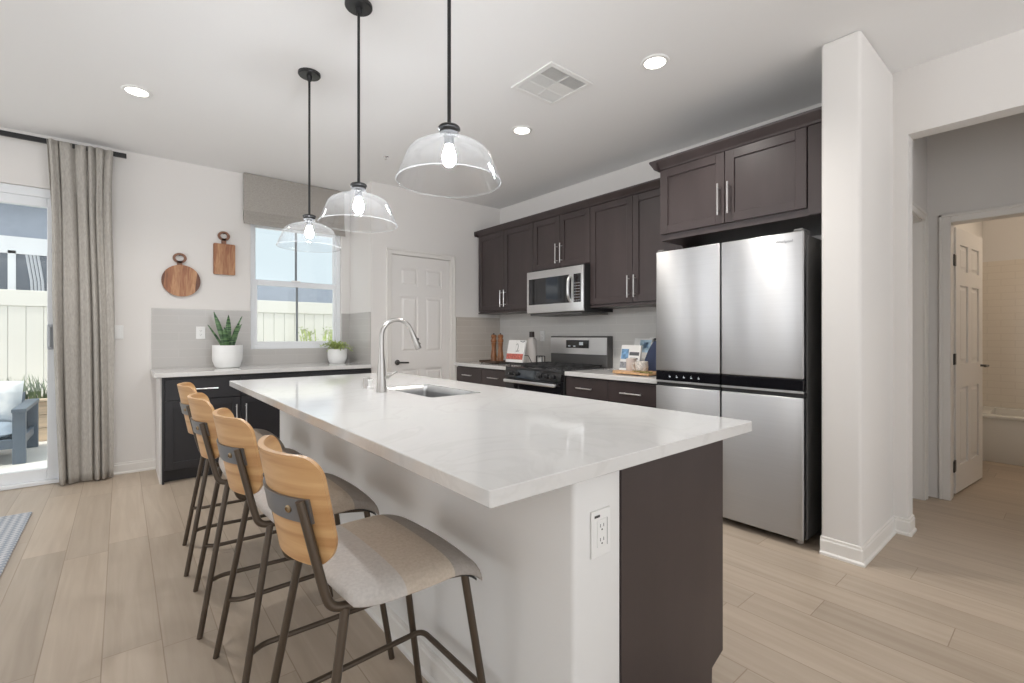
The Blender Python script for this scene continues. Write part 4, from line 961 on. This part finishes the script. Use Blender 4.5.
bm = BM(); tube(bm, fillet([(3.42, 3.70, cz+.004), (3.42, 3.70, cz+.09), (3.42, 3.615, cz+.09), (3.42, 3.615, cz+.004)], .01), .005, 8); tube(bm, fillet([(3.46, 3.70, cz+.004), (3.46, 3.70, cz+.09), (3.46, 3.615, cz+.09), (3.46, 3.615, cz+.004)], .01), .005, 8)
bx(bm, 3.415, 3.465, 3.61, 3.705, cz, cz+.008); obj('frame', bm, BLK, d, True)
obj('card', bx(BM(), 3.432, 3.448, 3.622, 3.693, cz+.008, cz+.075), PAPER, d)
# tall bottle
d = thing('oil_bottle', 'tall pale bottle with dark cap behind the booklet', 'bottle', (3.42, 3.775, cz))
bm = BM(); lathe(bm, [(0, cz), (.050, cz), (.052, cz+.01), (.052, cz+.24), (.046, cz+.27), (.030, cz+.285), (.024, cz+.29), (0, cz+.29)], 3.42, 3.775); obj('body', bm, BOTT, d, True)
bm = BM(); lathe(bm, [(0, cz+.29), (.028, cz+.29), (.028, cz+.345), (.025, cz+.35), (0, cz+.35)], 3.42, 3.775); obj('cap', bm, mat('dark_cap', (.03, .02, .017, 1), .4), d, True)

# ================================================================== COUNTER ITEMS, RIGHT OF RANGE
d = thing('serving_board', 'pale wooden serving board on the counter by the refrigerator', 'board', (3.22, 2.27, cz))
bm = BM(); bx(bm, 3.05, 3.32, 2.06, 2.40, cz+.006, cz+.022, .004, 3); obj('board', bm, BOARDW, d)
bm = BM(); lathe(bm, [(.025, cz+.008), (.052, cz+.008), (.052, cz+.020), (.025, cz+.020), (.025, cz+.008)], 3.19, 2.44, 24); obj('ring_handle', bm, BOARDW, d, True)
bm = BM()
for x in (3.08, 3.29):
    for y_ in (2.09, 2.37): lathe(bm, [(0, cz), (.010, cz), (.010, cz+.007), (0, cz+.007)], x, y_, 10)
obj('feet', bm, BOARDW, d)
tz = cz+.022
def leaning(name, label, x, y, wd, ht, tilt, yaw, parts, th=.02):
    d = thing(name, label, 'book', (x, y, cz)); M = Matrix.Translation((x, y, cz+.002)) @ Matrix.Rotation(yaw, 4, 'Z') @ Matrix.Rotation(tilt, 4, 'Y')
    obj('cover', rot_bm(bx(BM(), 0, th, -wd/2, wd/2, 0, ht, .002), M), PAPER, d)
    for nm, m_, a, b, c, e in parts: obj(nm, rot_bm(bx(BM(), -.001, .0005, a, b, c, e), M), m_, d)
    return d
GREYP = mat('grey_print', (.30, .30, .32, 1), .6, noise=((40, 40, 40), .5)); SKYP = mat('sky_print', (.42, .58, .70, 1), .6, noise=((20, 20, 20), .4))
leaning('cookbook', 'white cookbook with blue and grey printed cover leaning on the backsplash', 3.42, 2.515, .225, .225, .16, -.12,
        [('cover_print', BLUEP, .02, .105, .10, .19), ('title_print', INK, -.10, .01, .135, .165), ('lower_print', GREYP, .01, .11, .02, .075), ('caption_print', INK, -.09, .0, .10, .115)])
leaning('cookbook', 'taller pale blue cookbook standing behind the printed cookbook', 3.535, 2.47, .19, .285, .14, -.06,
        [('cover_print', SKYP, -.09, .03, .16, .27), ('title_print', BLUEP, -.06, -.01, .20, .25)])
leaning('cookbook', 'slim grey-edged cookbook propped beside the navy cloth', 3.53, 2.327, .08, .25, .08, .25,
        [('cover_print', GREYP, -.06, .02, .02, .24)], th=.03)
bm = BM(); lathe(bm, [(0, tz), (.038, tz), (.041, tz+.006), (.041, tz+.10), (.038, tz+.102), (.037, tz+.012), (0, tz+.012)], 3.20, 2.325)
tag(obj('tumbler', bm, MUG, smooth=True, origin=(3.2, 2.325, tz)), 'plain blush ceramic tumbler on the serving board', 'tumbler')
d = thing('ceramic_mug', 'speckled cream mug on the serving board nearest the refrigerator', 'mug', (3.15, 2.19, tz))
bm = BM(); lathe(bm, [(0, tz), (.036, tz), (.046, tz+.012), (.050, tz+.04), (.049, tz+.082), (.046, tz+.084), (.045, tz+.02), (0, tz+.012)], 3.15, 2.19); obj('cup', bm, MUGS, d, True)
bm = BM(); tube(bm, [(3.15-.03, 2.19+.040+.026*math.sin(t), tz+.045+.026*math.cos(t)) for t in [x*PI/8 for x in range(0, 9)]], .005, 8); obj('handle', bm, MUGS, d, True)
d = thing('dried_herbs', 'small bunch of dried sprigs lying on the front of the serving board', 'herb bunch', (3.07, 2.15, tz))
bm = BM()
for k in range(26):
    x, y_ = 3.07+random.uniform(-.012, .02), 2.12+random.uniform(-.05, .08); a = random.uniform(-.6, .6)
    tube(bm, [(x, y_-.03*math.cos(a), tz+.003+random.random()*.012), (x+.012*math.sin(a), y_+.03*math.cos(a), tz+.003+random.random()*.012)], .0025, 5)
obj('sprigs', bm, mat('dried_green', (.22, .19, .06, 1), .8), d)
# hanging-looking navy cloth: a folded cone shaped napkin standing against the wall
d = thing('navy_cloth', 'navy folded cloth draped over a stand beside the refrigerator', 'cloth', (3.37, 2.235, cz))
bm = BM(); seg = 40; rings = []
for k, (rr_, z_) in enumerate(((.095, cz+.022), (.10, cz+.05), (.088, cz+.11), (.062, cz+.18), (.030, cz+.235), (.012, cz+.262), (.004, cz+.268))):
    rings.append([bm.verts.new((3.40+.50*rr_*(1+.10*math.sin(7*t_)*(1-k/7))*math.cos(t_), 2.235+rr_*(1+.10*math.sin(7*t_)*(1-k/7))*math.sin(t_), z_+(.012*math.sin(3*t_+1) if k < 2 else 0))) for t_ in [2*PI*i/seg for i in range(seg)]])
for a, b in zip(rings, rings[1:]):
    for i in range(seg): bm.faces.new((a[i], a[(i+1) % seg], b[(i+1) % seg], b[i]))
bm.faces.new(rings[-1]); obj('drape', bm, NAVYCL, d, True)
bm = BM(); lathe(bm, [(0, cz), (.055, cz), (.055, cz+.008), (.006, cz+.012), (.006, cz+.27), (.012, cz+.275), (.010, cz+.287), (0, cz+.29)], 3.40, 2.235, 20); obj('stand', bm, BLK, d, True)

# ================================================================== WINDOW WALL ITEMS
def cutting_board(kind, label, cx, cz_, wd, ht, ringc, tilt=0):
    d = thing('cutting_board', label, 'cutting board', (cx, WY-.012, cz_-ht/2), 'cutting boards on the window wall')
    th = .020; bm = BM(); f = WY-.004
    if kind == 'round': poly = [(cx+wd/2*math.cos(2*PI*i/48), cz_+ht/2*math.sin(2*PI*i/48)) for i in range(48)]
    else:
        r = .012; poly = []
        for x, z, a in ((cx+wd/2-r, cz_+ht/2-r, 0), (cx-wd/2+r, cz_+ht/2-r, 90), (cx-wd/2+r, cz_-ht/2+r, 180), (cx+wd/2-r, cz_-ht/2+r, 270)):
            for k in range(5): t = math.radians(a+k*22.5); poly.append((x+r*math.cos(t), z+r*math.sin(t)))
    prism(bm, poly, 'Y', f-th, f); bmesh.ops.bevel(bm, geom=[e for e in bm.edges if abs(e.verts[0].co.y-e.verts[1].co.y) < 1e-5], offset=.002, segments=2, affect='EDGES')
    obj('blade', bm, ACACIA, d)
    rx, rz, ro, ri = ringc; bm = BM(); n = 32; prs = []
    for i in range(n):
        t = 2*PI*i/n; prs.append([bm.verts.new((rx+r_*math.cos(t), yy_, rz+r_*math.sin(t)*.88)) for r_, yy_ in ((ro, f-th+.002), (ri, f-th+.002), (ri, f-.002), (ro, f-.002))])
    for i in range(n):
        a, b = prs[i], prs[(i+1) % n]
        for k in range(4): bm.faces.new((a[k], a[(k+1) % 4], b[(k+1) % 4], b[k]))
    bx(bm, rx-.020, rx+.020, f-th+.002, f-.002, cz_+ht/2-.02, rz-ri*.85)
    h = obj('ring_handle', bm, mat('darker_acacia', (.20, .085, .045, 1), .45) if 'darker_acacia' not in bpy.data.materials else bpy.data.materials['darker_acacia'], d, True)
    bm = BM(); tube(bm, [(rx, WY, rz+ri*.80), (rx, f-th-.004, rz+ri*.80)], .004, 8); obj('peg', bm, BLK, d)
cutting_board('round', 'round wooden board with ring handle hanging above the backsplash', .418, 1.665, .290, .285, (.406, 1.868, .052, .031))
cutting_board('rect', 'rectangular wooden board with ring handle hanging nearer the window', .752, 1.892, .178, .292, (.748, 2.112, .050, .028))

# plants
def pot(d, x, y, z, r, h):
    bm = BM(); lathe(bm, [(0, z), (r*.72, z), (r*.80, z+.006), (r*.97, z+h*.30), (r, z+h*.45), (r, z+h), (r-.008, z+h), (r-.010, z+h*.8), (0, z+h*.8)], x, y, 40); obj('pot', bm, POTW, d, True)
    bm = BM(); lathe(bm, [(r-.012, z+h*.86), (r*.5, z+h*.9), (0, z+h*.9)], x, y, 30); obj('soil', bm, SOIL, d, True)
px, py = .752, 4.985
d = thing('snake_plant', 'snake plant in a white pot on the worktop left of the window', 'potted plant', (px, py, WC)); pot(d, px, py, WC, .122, .205)
def blade(bx_, by_, z, tx, ty, L, wd, tw):
    bm = BM(); N = 14; prev = None
    for i in range(N+1):
        t = i/N; wv = wd*(.62+.5*math.sin(min(1, t*1.35)*PI*.62))*max(0.02, (1-t**5)) if t > .02 else wd*.6
        c = Vector((bx_+tx*t**1.3, by_+ty*t**1.3, z+L*t)); a = tw*t+tw; s = Vector((math.cos(a), math.sin(a), 0)); nn = Vector((-math.sin(a), math.cos(a), 0))
        r = [bm.verts.new(c+s*wv+nn*.006), bm.verts.new(c+nn*-.004), bm.verts.new(c-s*wv+nn*.006), bm.verts.new(c+nn*.001)]
        if prev:
            for k in range(4): bm.faces.new((prev[k], prev[(k+1) % 4], r[(k+1) % 4], r[k]))
        else: bm.faces.new(r)
        prev = r
    bm.faces.new(prev); obj('leaf', bm, SNAKE, d, True)
for q in ((-.02, .0, -.085, .01, .34, .023, .2), (.005, .0, .0, .0, .315, .022, -.2), (.03, -.01, .085, .0, .30, .018, .4), (.035, .01, .055, -.02, .255, .024, -.4), (-.03, .02, -.12, .0, .22, .017, .5), (.015, .03, .11, .03, .23, .022, .1), (-.005, -.03, -.03, -.03, .20, .02, 0)):
    blade(px+q[0], py+q[1], WC+.17, q[2], q[3], q[4], q[5], q[6])
px, py = 1.757, 5.0
d = thing('trailing_plant', 'small bright green trailing plant in a white pot beside the window', 'potted plant', (px, py, WC)); pot(d, px, py, WC, .096, .150)
bm = BM(); bml = BM()
for k in range(64):
    a = random.uniform(0, 2*PI); rr = random.uniform(.05, .175); h = random.uniform(.04, .13); dz = -random.uniform(0, .06) if rr > .11 else 0
    p0 = Vector((px+.02*math.cos(a), py+.02*math.sin(a), WC+.135)); p1 = Vector((px+rr*.55*math.cos(a), py+rr*.55*math.sin(a), WC+.15+h)); p2 = Vector((px+rr*math.cos(a), min(py+rr*math.sin(a), WY-.03), WC+.145+h*.6+dz))
    p2.x = min(p2.x, PXW-.03)
    pts = [p0*(1-t)**2+p1*2*t*(1-t)+p2*t*t for t in [i/6 for i in range(7)]]; tube(bm, pts, .0018, 5)
    for q in pts[2:]:
        for s in range(2):
            u = Vector((random.uniform(-1, 1), random.uniform(-1, 1), random.uniform(-.2, .8))).normalized(); v = u.cross(Vector((0, 0, 1))).normalized(); L = random.uniform(.016, .028)
            vs = [bml.verts.new(c) for c in (q, q+u*L*.5+v*L*.36, q+u*L, q+u*L*.5-v*L*.36)]; bml.faces.new(vs)
fo = obj('stems', bm, TRAIL, d); obj('leaves', bml, TRAIL, d)

# curtain, rod, roman shade
d = thing('curtain_rod', 'black flat curtain rod under the ceiling above the sliding door', 'curtain rod', (-1.3, 5.10, 2.66))
RODY = 5.085
obj('bar', bx(BM(), -2.95, .035, RODY-.010, RODY+.010, 2.652, 2.690, .003), BLK, d)
for x in (-.12, -1.45, -2.9):
    bm = BM(); bx(bm, x-.012, x+.012, RODY+.008, WY, 2.655, 2.685, .002); obj('bracket', bm, BLK, d)
d = thing('linen_curtain', 'grey linen curtain panel gathered beside the sliding door', 'curtain', (-.25, RODY, 0))
bm = BM(); NX, NZ = 160, 40; gv = {}
for i in range(NX+1):
    u = i/NX
    for j in range(NZ+1):
        v = j/NZ; x = (-.455+.085*(1-v)) + (.40-.085*(1-v))*u
        sp_ = 1+.05*math.sin(v*3)*(u-.5)
        amp = .030+.012*math.sin(u*9+1); pinch = 1-.35*math.exp(-((v-.90)/.06)**2)
        ph = 2*PI*(5.6*u+.30*math.sin(2*PI*u*1.3)+.10*math.sin(v*4+u*5))
        yv = RODY-.012+pinch*amp*(math.sin(ph)+.35*math.sin(2.3*ph+v*2))*(.9+.2*math.sin(v*5+u*11))
        xx = x*1+.010*math.cos(ph)*pinch + (1-v)*(.012*(u-.5)) - .03*math.exp(-((v-.80)/.2)**2)*(u-.5)
        gv[i, j] = bm.verts.new((xx, min(yv, WY-.025), 0.012+v*2.672))
for i in range(NX):
    for j in range(NZ): bm.faces.new((gv[i, j], gv[i+1, j], gv[i+1, j+1], gv[i, j+1]))
o = obj('panel', bm, CURT, d, True); md = o.modifiers.new('t', 'SOLIDIFY'); md.thickness = .003
d = thing('roman_shade', 'grey linen roman shade folded up above the kitchen window', 'window shade', (1.39, WY-.04, 2.25))
SH0, SH1 = .905, 1.875
obj('headrail', bx(BM(), SH0+.01, SH1-.01, WY-.055, WY, 2.66, 2.738, .003), SHADE, d)
bm = BM(); bx(bm, SH0, SH1, WY-.066, WY-.056, 2.375, 2.738, .003); obj('fabric_panel', bm, SHADE, d, True)
for k, (za, zb_, dd) in enumerate(((2.318, 2.385, .002), (2.278, 2.335, .014), (2.245, 2.295, .026))):
    bm = BM(); fr = WY-.070-dd
    prism(bm, [(fr+.028, za+.004), (fr+.004, za), (fr, za+.006), (fr+.004, zb_-.01), (fr+.012, zb_), (fr+.028, zb_)], 'X', SH0, SH1); obj('fold', bm, SHADE, d, True)

# rug
bm = BM(); bx(bm, -3.2, -.45, 1.9, 4.41, 0, .012, .004); tag(obj('area_rug', bm, RUGM, origin=(-1.8, 3.1, 0)), 'blue grey woven area rug on the oak floor near the sliding door', 'rug')

# ================================================================== HALL DOORS, BATH
d = thing('door_3', 'closed white side door with strike plate in the hall', 'door', (4.05, HY, 0), kind='structure')
bm = BM(); casing(bm, '-Y', HY, 3.71, 4.39, 1.99); bx(bm, 3.70, 3.712, HY, HY+.10, 0, 2.0); bx(bm, 4.388, 4.40, HY, HY+.10, 0, 2.0); bx(bm, 3.70, 4.40, HY, HY+.10, 1.985, 2.0); obj('casing', bm, TRIM, d)
obj('slab', six_panel(BM(), lambda u, dd, z: (u, HY+.06+dd, z), 0, 3.713, 4.387, .01, 1.984, .035), DOORM, d)
bm = BM(); bx(bm, 3.7115, 3.7135, HY+.008, HY+.04, .92, .985); bx(bm, 3.93, 3.965, HY-.0185+.016, HY+.0, .90, .95); obj('strike_plate', bm, mat('aged_nickel', (.16, .14, .12, 1), .35, metal=.8), d)
d = thing('door_4', 'open white six-panel bathroom door swung into the bathroom', 'door', (4.66, BD1, 0), kind='structure')
bm = BM(); casing(bm, '-X', HX2, BD0+.012, BD1-.012, BDZ-.012, .062); bx(bm, HX2, HX2+.12, BD1-.012, BD1, 0, BDZ); bx(bm, HX2, HX2+.12, BD0, BD0+.012, 0, BDZ); bx(bm, HX2, HX2+.12, BD0, BD1, BDZ-.012, BDZ); obj('casing', bm, TRIM, d)
hx_, hy_ = 4.70, .602; ang = math.radians(-6.0); ux, uy = math.cos(ang), math.sin(ang)
pl = lambda u, dd, z: (hx_+ux*u-uy*-dd*0 + (-uy)*0 + u*0 + dd*uy, hy_+uy*u-dd*ux, z)
sl = obj('slab', six_panel(BM(), pl, 0, 0, .71, .015, 1.965, .035), DOORM, d)
bm = BM(); p = Vector(pl(.65, .035, .93)); tube(bm, fillet([p, p+Vector((0, -.045, 0)), p+Vector((-.10, -.045+.01, 0))], .01), .009); lathe(bm, [(0, 0), (.026, 0), (.026, .008), (0, .008)], seg=16)
obj('handle', bm, bpy.data.materials['pewter'], d, True, 'dark lever')
for zz in (.22, 1.0, 1.72):
    bm = BM(); bx(bm, HX2+.10, hx_+.002, BD1-.02, BD1-.010, zz-.04, zz+.04); tube(bm, [(hx_-.008, BD1-.016, zz-.04), (hx_-.008, BD1-.016, zz+.04)], .004, 8); obj('hinge', bm, BLKM, d)
d = thing('bathtub', 'white bathtub with plain apron along the bathroom back wall', 'bathtub', (6.58, -.4, 0))
bm = BM(); TX0, TX1, TY0, TY1, TZ = 6.205, 6.95, -1.38, .635, .435
bx(bm, TX0, TX0+.05, TY0, TY1, 0, TZ-.03, .006); bx(bm, TX0-.012, TX0+.08, TY0, TY1, TZ-.035, TZ, .012, 3); bx(bm, TX1-.08, TX1, TY0, TY1, 0, TZ, .01); bx(bm, TX0+.05, TX1-.08, TY0, TY0+.1, 0, TZ, .01); bx(bm, TX0+.05, TX1-.08, TY1-.1, TY1, 0, TZ, .01); bx(bm, TX0+.05, TX1-.08, TY0+.1, TY1-.1, .05, .1)
obj('shell', bm, TUB, d, True)
lamp('POINT', 'bathroom_lamp', (5.7, -.6, 2.45), 15, (1, .84, .66), shadow_soft_size=.12)

# ================================================================== OUTDOORS
struct('patio_ground', bx(BM(), -9, 12, 5.345, 20, -.20, -.05), PATIO, 'pale sunlit concrete patio outside the sliding door', 'patio')
d = thing('vinyl_fence', 'white vinyl privacy fence closing the yard', 'fence', (0, 9.4, -.05))
FNY = 9.38
bm = BM(); k = 0; x = -7.0
while x < 9:
    bx(bm, x, x+.172, FNY, FNY+.04, .06, 1.58, .006, 1); x += .176
obj('boards', bm, FENCE, d)
bm = BM(); bx(bm, -7, 9, FNY-.02, FNY+.06, 1.58, 1.80, .006); bx(bm, -7, 9, FNY-.02, FNY+.06, -.0, .14, .006); obj('rails', bm, FENCE, d)
for x in (-5.55, -3.15, -.72, 1.62, 4.05, 6.45):
    bm = BM(); bx(bm, x-.06, x+.06, FNY-.045, FNY+.085, -.05, 1.84, .004); o = obj('post', bm, FENCE, d)
d = thing('neighbor_house', 'grey blue stucco house with white trimmed window beyond the fence', 'house', (-3, 11.6, -.05))
NY = 11.5
obj('wall', bx(BM(), -12, .15, NY, NY+5, -.05, 3.38), STUCCO, d)
bm = BM(); bx(bm, -12.2, .45, NY-.42, NY+5, 3.38, 3.55); obj('eave', bm, VINYL, d, label='white fascia board')
bm = BM(); bx(bm, -12, .15, NY-.03, NY, 2.60, 2.84); obj('trim_band', bm, VINYL, d)
obj('side_wing', bx(BM(), .151, 9.5, NY+.2, NY+5, -.05, 2.42), STUCCO, d)
for xa, xb in ((-2.50, -1.41), (-1.41, -.94)):
    bm = BM()
    for a, b, c, e in ((xa, xa+.045, 1.2, 2.60), (xb-.05, xb, 1.2, 2.60), (xa, xb, 1.1, 1.2), (xa, xb, 2.55, 2.60)): bx(bm, a, b, NY-.05, NY, c, e)
    wd = obj('window', bm, VINYL, d); obj('pane', bx(BM(), xa+.03, xb-.03, NY-.02, NY-.01, 1.2, 2.57), mat('far_glass', (.10, .12, .15, 1), .08) if 'far_glass' not in bpy.data.materials else bpy.data.materials['far_glass'], wd)
bm = BM()
for k in range(4):
    x = -1.20+k*.045; tube(bm, [(x-.04, NY-.03, 2.56), (x+.02, NY-.032, 2.1), (x+.05, NY-.03, 1.25)], .020, 6)
obj('drape', bm, mat('pale_drape', (.5, .52, .56, 1), .9), d, True)
# lounge chair on the patio
GZ = -.05
d = thing('patio_chair', 'blue grey slatted lounge chair on the patio outside the slider', 'patio chair', (-1.2, 6.9, GZ))
AX1, AX0, AY0, AY1 = -.70, -1.58, 6.42, 7.34
def leg(x, y, top): return bx(BM(), x-.045, x+.045, y-.03, y+.03, GZ, top, .004)
for x in (AX1-.045, AX0+.045):
    for y_, tp in ((AY0+.03, .44), (AY1-.03, .44)): obj('leg', leg(x, y_, tp), CHAIRG, d)
    bm = BM(); bx(bm, x-.05, x+.05, AY0-.02, AY1+.02, .44, .475, .004); obj('armrest', bm, CHAIRG, d)
    bm = BM(); bx(bm, x-.015, x+.015, AY0+.06, AY1-.06, .10, .18, .003); obj('side_rail', bm, CHAIRG, d)
bm = BM(); bx(bm, AX0+.09, AX1-.09, AY0+.01, AY0+.05, .10, .19, .004); obj('front_rail', bm, CHAIRG, d)
bm = BM()
for k in range(6): prism(bm, [(AY1-.16+.05*0, .14), (AY1-.13, .14), (AY1-.012, .56), (AY1-.042, .56)], 'X', AX0+.10+k*.118, AX0+.19+k*.118)
obj('back_slats', bm, CHAIRG, d)
bm = BM()
for k in range(7): bx(bm, AX0+.09, AX1-.09, AY0+.05+k*.105, AY0+.13+k*.105, .14, .165)
obj('seat_slats', bm, CHAIRG, d)
def cushion(bm, cx, cy, czz, a, b, t, M=None, n=16):
    g = {}
    for i in range(n+1):
        for j in range(n+1):
            u, v = -1+2*i/n, -1+2*j/n; e = math.sqrt(max(0, (1-u**4)*(1-v**4)))
            for s in (-1, 1):
                if (i in (0, n) or j in (0, n)) and s == 1: g[i, j, s] = g[i, j, -1]; continue
                g[i, j, s] = bm.verts.new((a*u*(1-.05*(1-v*v)*0-.06*v*v*0), b*v, s*t*e))
    for i in range(n):
        for j in range(n):
            for s in (-1, 1): bm.faces.new((g[i, j, s], g[i+1, j, s], g[i+1, j+1, s], g[i, j+1, s]))
    bmesh.ops.transform(bm, matrix=Matrix.Translation((cx, cy, czz)) @ (M or Matrix()), verts=bm.verts); return bm
tag(obj('seat_cushion', cushion(BM(), (AX0+AX1)/2, (AY0+AY1)/2-.06, .235, .34, .37, .075), CUSH, smooth=True, origin=((AX0+AX1)/2, 6.8, .165)), 'blue grey seat cushion on the patio chair', 'cushion')
tag(obj('throw_pillow', cushion(BM(), -1.045, 7.03, .505, .25, .21, .085, Matrix.Rotation(.05, 4, 'Y') @ Matrix.Rotation(math.radians(72), 4, 'X')), PILLOWM, smooth=True, origin=(-1.045, 7.03, .28)), 'white printed pillow leaning in the patio chair', 'pillow')
# planter with grass
d = thing('timber_planter', 'pale timber planter box behind the patio chair', 'planter', (-.4, 7.9, GZ))
bm = BM(); PA, PB, PC, PD = -2.6, .35, 7.62, 8.3
for k in range(3):
    z0 = GZ+.005+k*.152; bx(bm, PA, PB, PC, PC+.03, z0, z0+.146, .004); bx(bm, PB-.03, PB, PC+.03, PD, z0, z0+.146, .004); bx(bm, PA, PA+.03, PC+.03, PD, z0, z0+.146, .004); bx(bm, PA, PB, PD, PD+.03, z0, z0+.146, .004)
obj('boards', bm, PLANK, d)
bm = BM()
for x in (-2.5, -1.6, -.62, .27):
    bx(bm, x, x+.07, PC-.025, PC, GZ, GZ+.465, .003)
obj('battens', bm, PLANK, d)
bm = BM(); bx(bm, PA-.02, PB+.02, PC-.035, PC+.07, GZ+.462, GZ+.49, .004); obj('cap_board', bm, PLANK, d)
obj('soil', bx(BM(), PA+.03, PB-.03, PC+.03, PD, .05, .36), SOIL, d)
bm = BM()
for k in range(420):
    x, y_ = random.uniform(PA+.1, PB-.1), random.uniform(PC+.12, PD-.1); h = random.uniform(.18, .36); dx, dy = random.uniform(-.14, .14), random.uniform(-.12, .12); wv = .008
    v = [bm.verts.new(c) for c in ((x-wv, y_, .36), (x+wv, y_, .36), (x+dx*.4+wv*.8, y_+dy*.4, .36+h*.6), (x+dx*.4-wv*.8, y_+dy*.4, .36+h*.6), (x+dx, y_+dy, .36+h))]
    bm.faces.new((v[0], v[1], v[2], v[3])); bm.faces.new((v[3], v[2], v[4]))
tag(obj('ornamental_grass', bm, GRASSM, origin=(-1, 7.9, .36)), 'spiky green grass growing in the timber planter', 'grass', kind='stuff')
# light shrub seen low in the kitchen window
d = thing('yard_shrub', 'pale flowering shrub in front of the fence outside the kitchen window', 'shrub', (2.8, 8.75, GZ))
bm = BM(); bm2 = BM(); cxs = 2.80
for k in range(60):
    a = random.uniform(0, 2*PI); r = random.uniform(.1, .62); h = random.uniform(.4, 1.35)
    tip = Vector((cxs+r*math.cos(a), 8.75+.5*r*math.sin(a), GZ+h)); tube(bm, [(cxs+.05*math.cos(a), 8.75, GZ), tip], .008, 5)
    for s in range(16):
        q = Vector((cxs, 8.75, GZ)).lerp(tip, random.uniform(.45, 1.05)); u = Vector((random.uniform(-1, 1), random.uniform(-1, 1), random.uniform(-.4, 1))).normalized(); v = u.cross(Vector((.2, .3, 1))).normalized(); L = random.uniform(.05, .1)
        bm2.faces.new([bm2.verts.new(c) for c in (q, q+u*L*.5+v*L*.3, q+u*L, q+u*L*.5-v*L*.3)])
obj('stems', bm, TRAIL, d); obj('leaves', bm2, mat('pale_leaf', (.45, .50, .30, 1), .6), d)
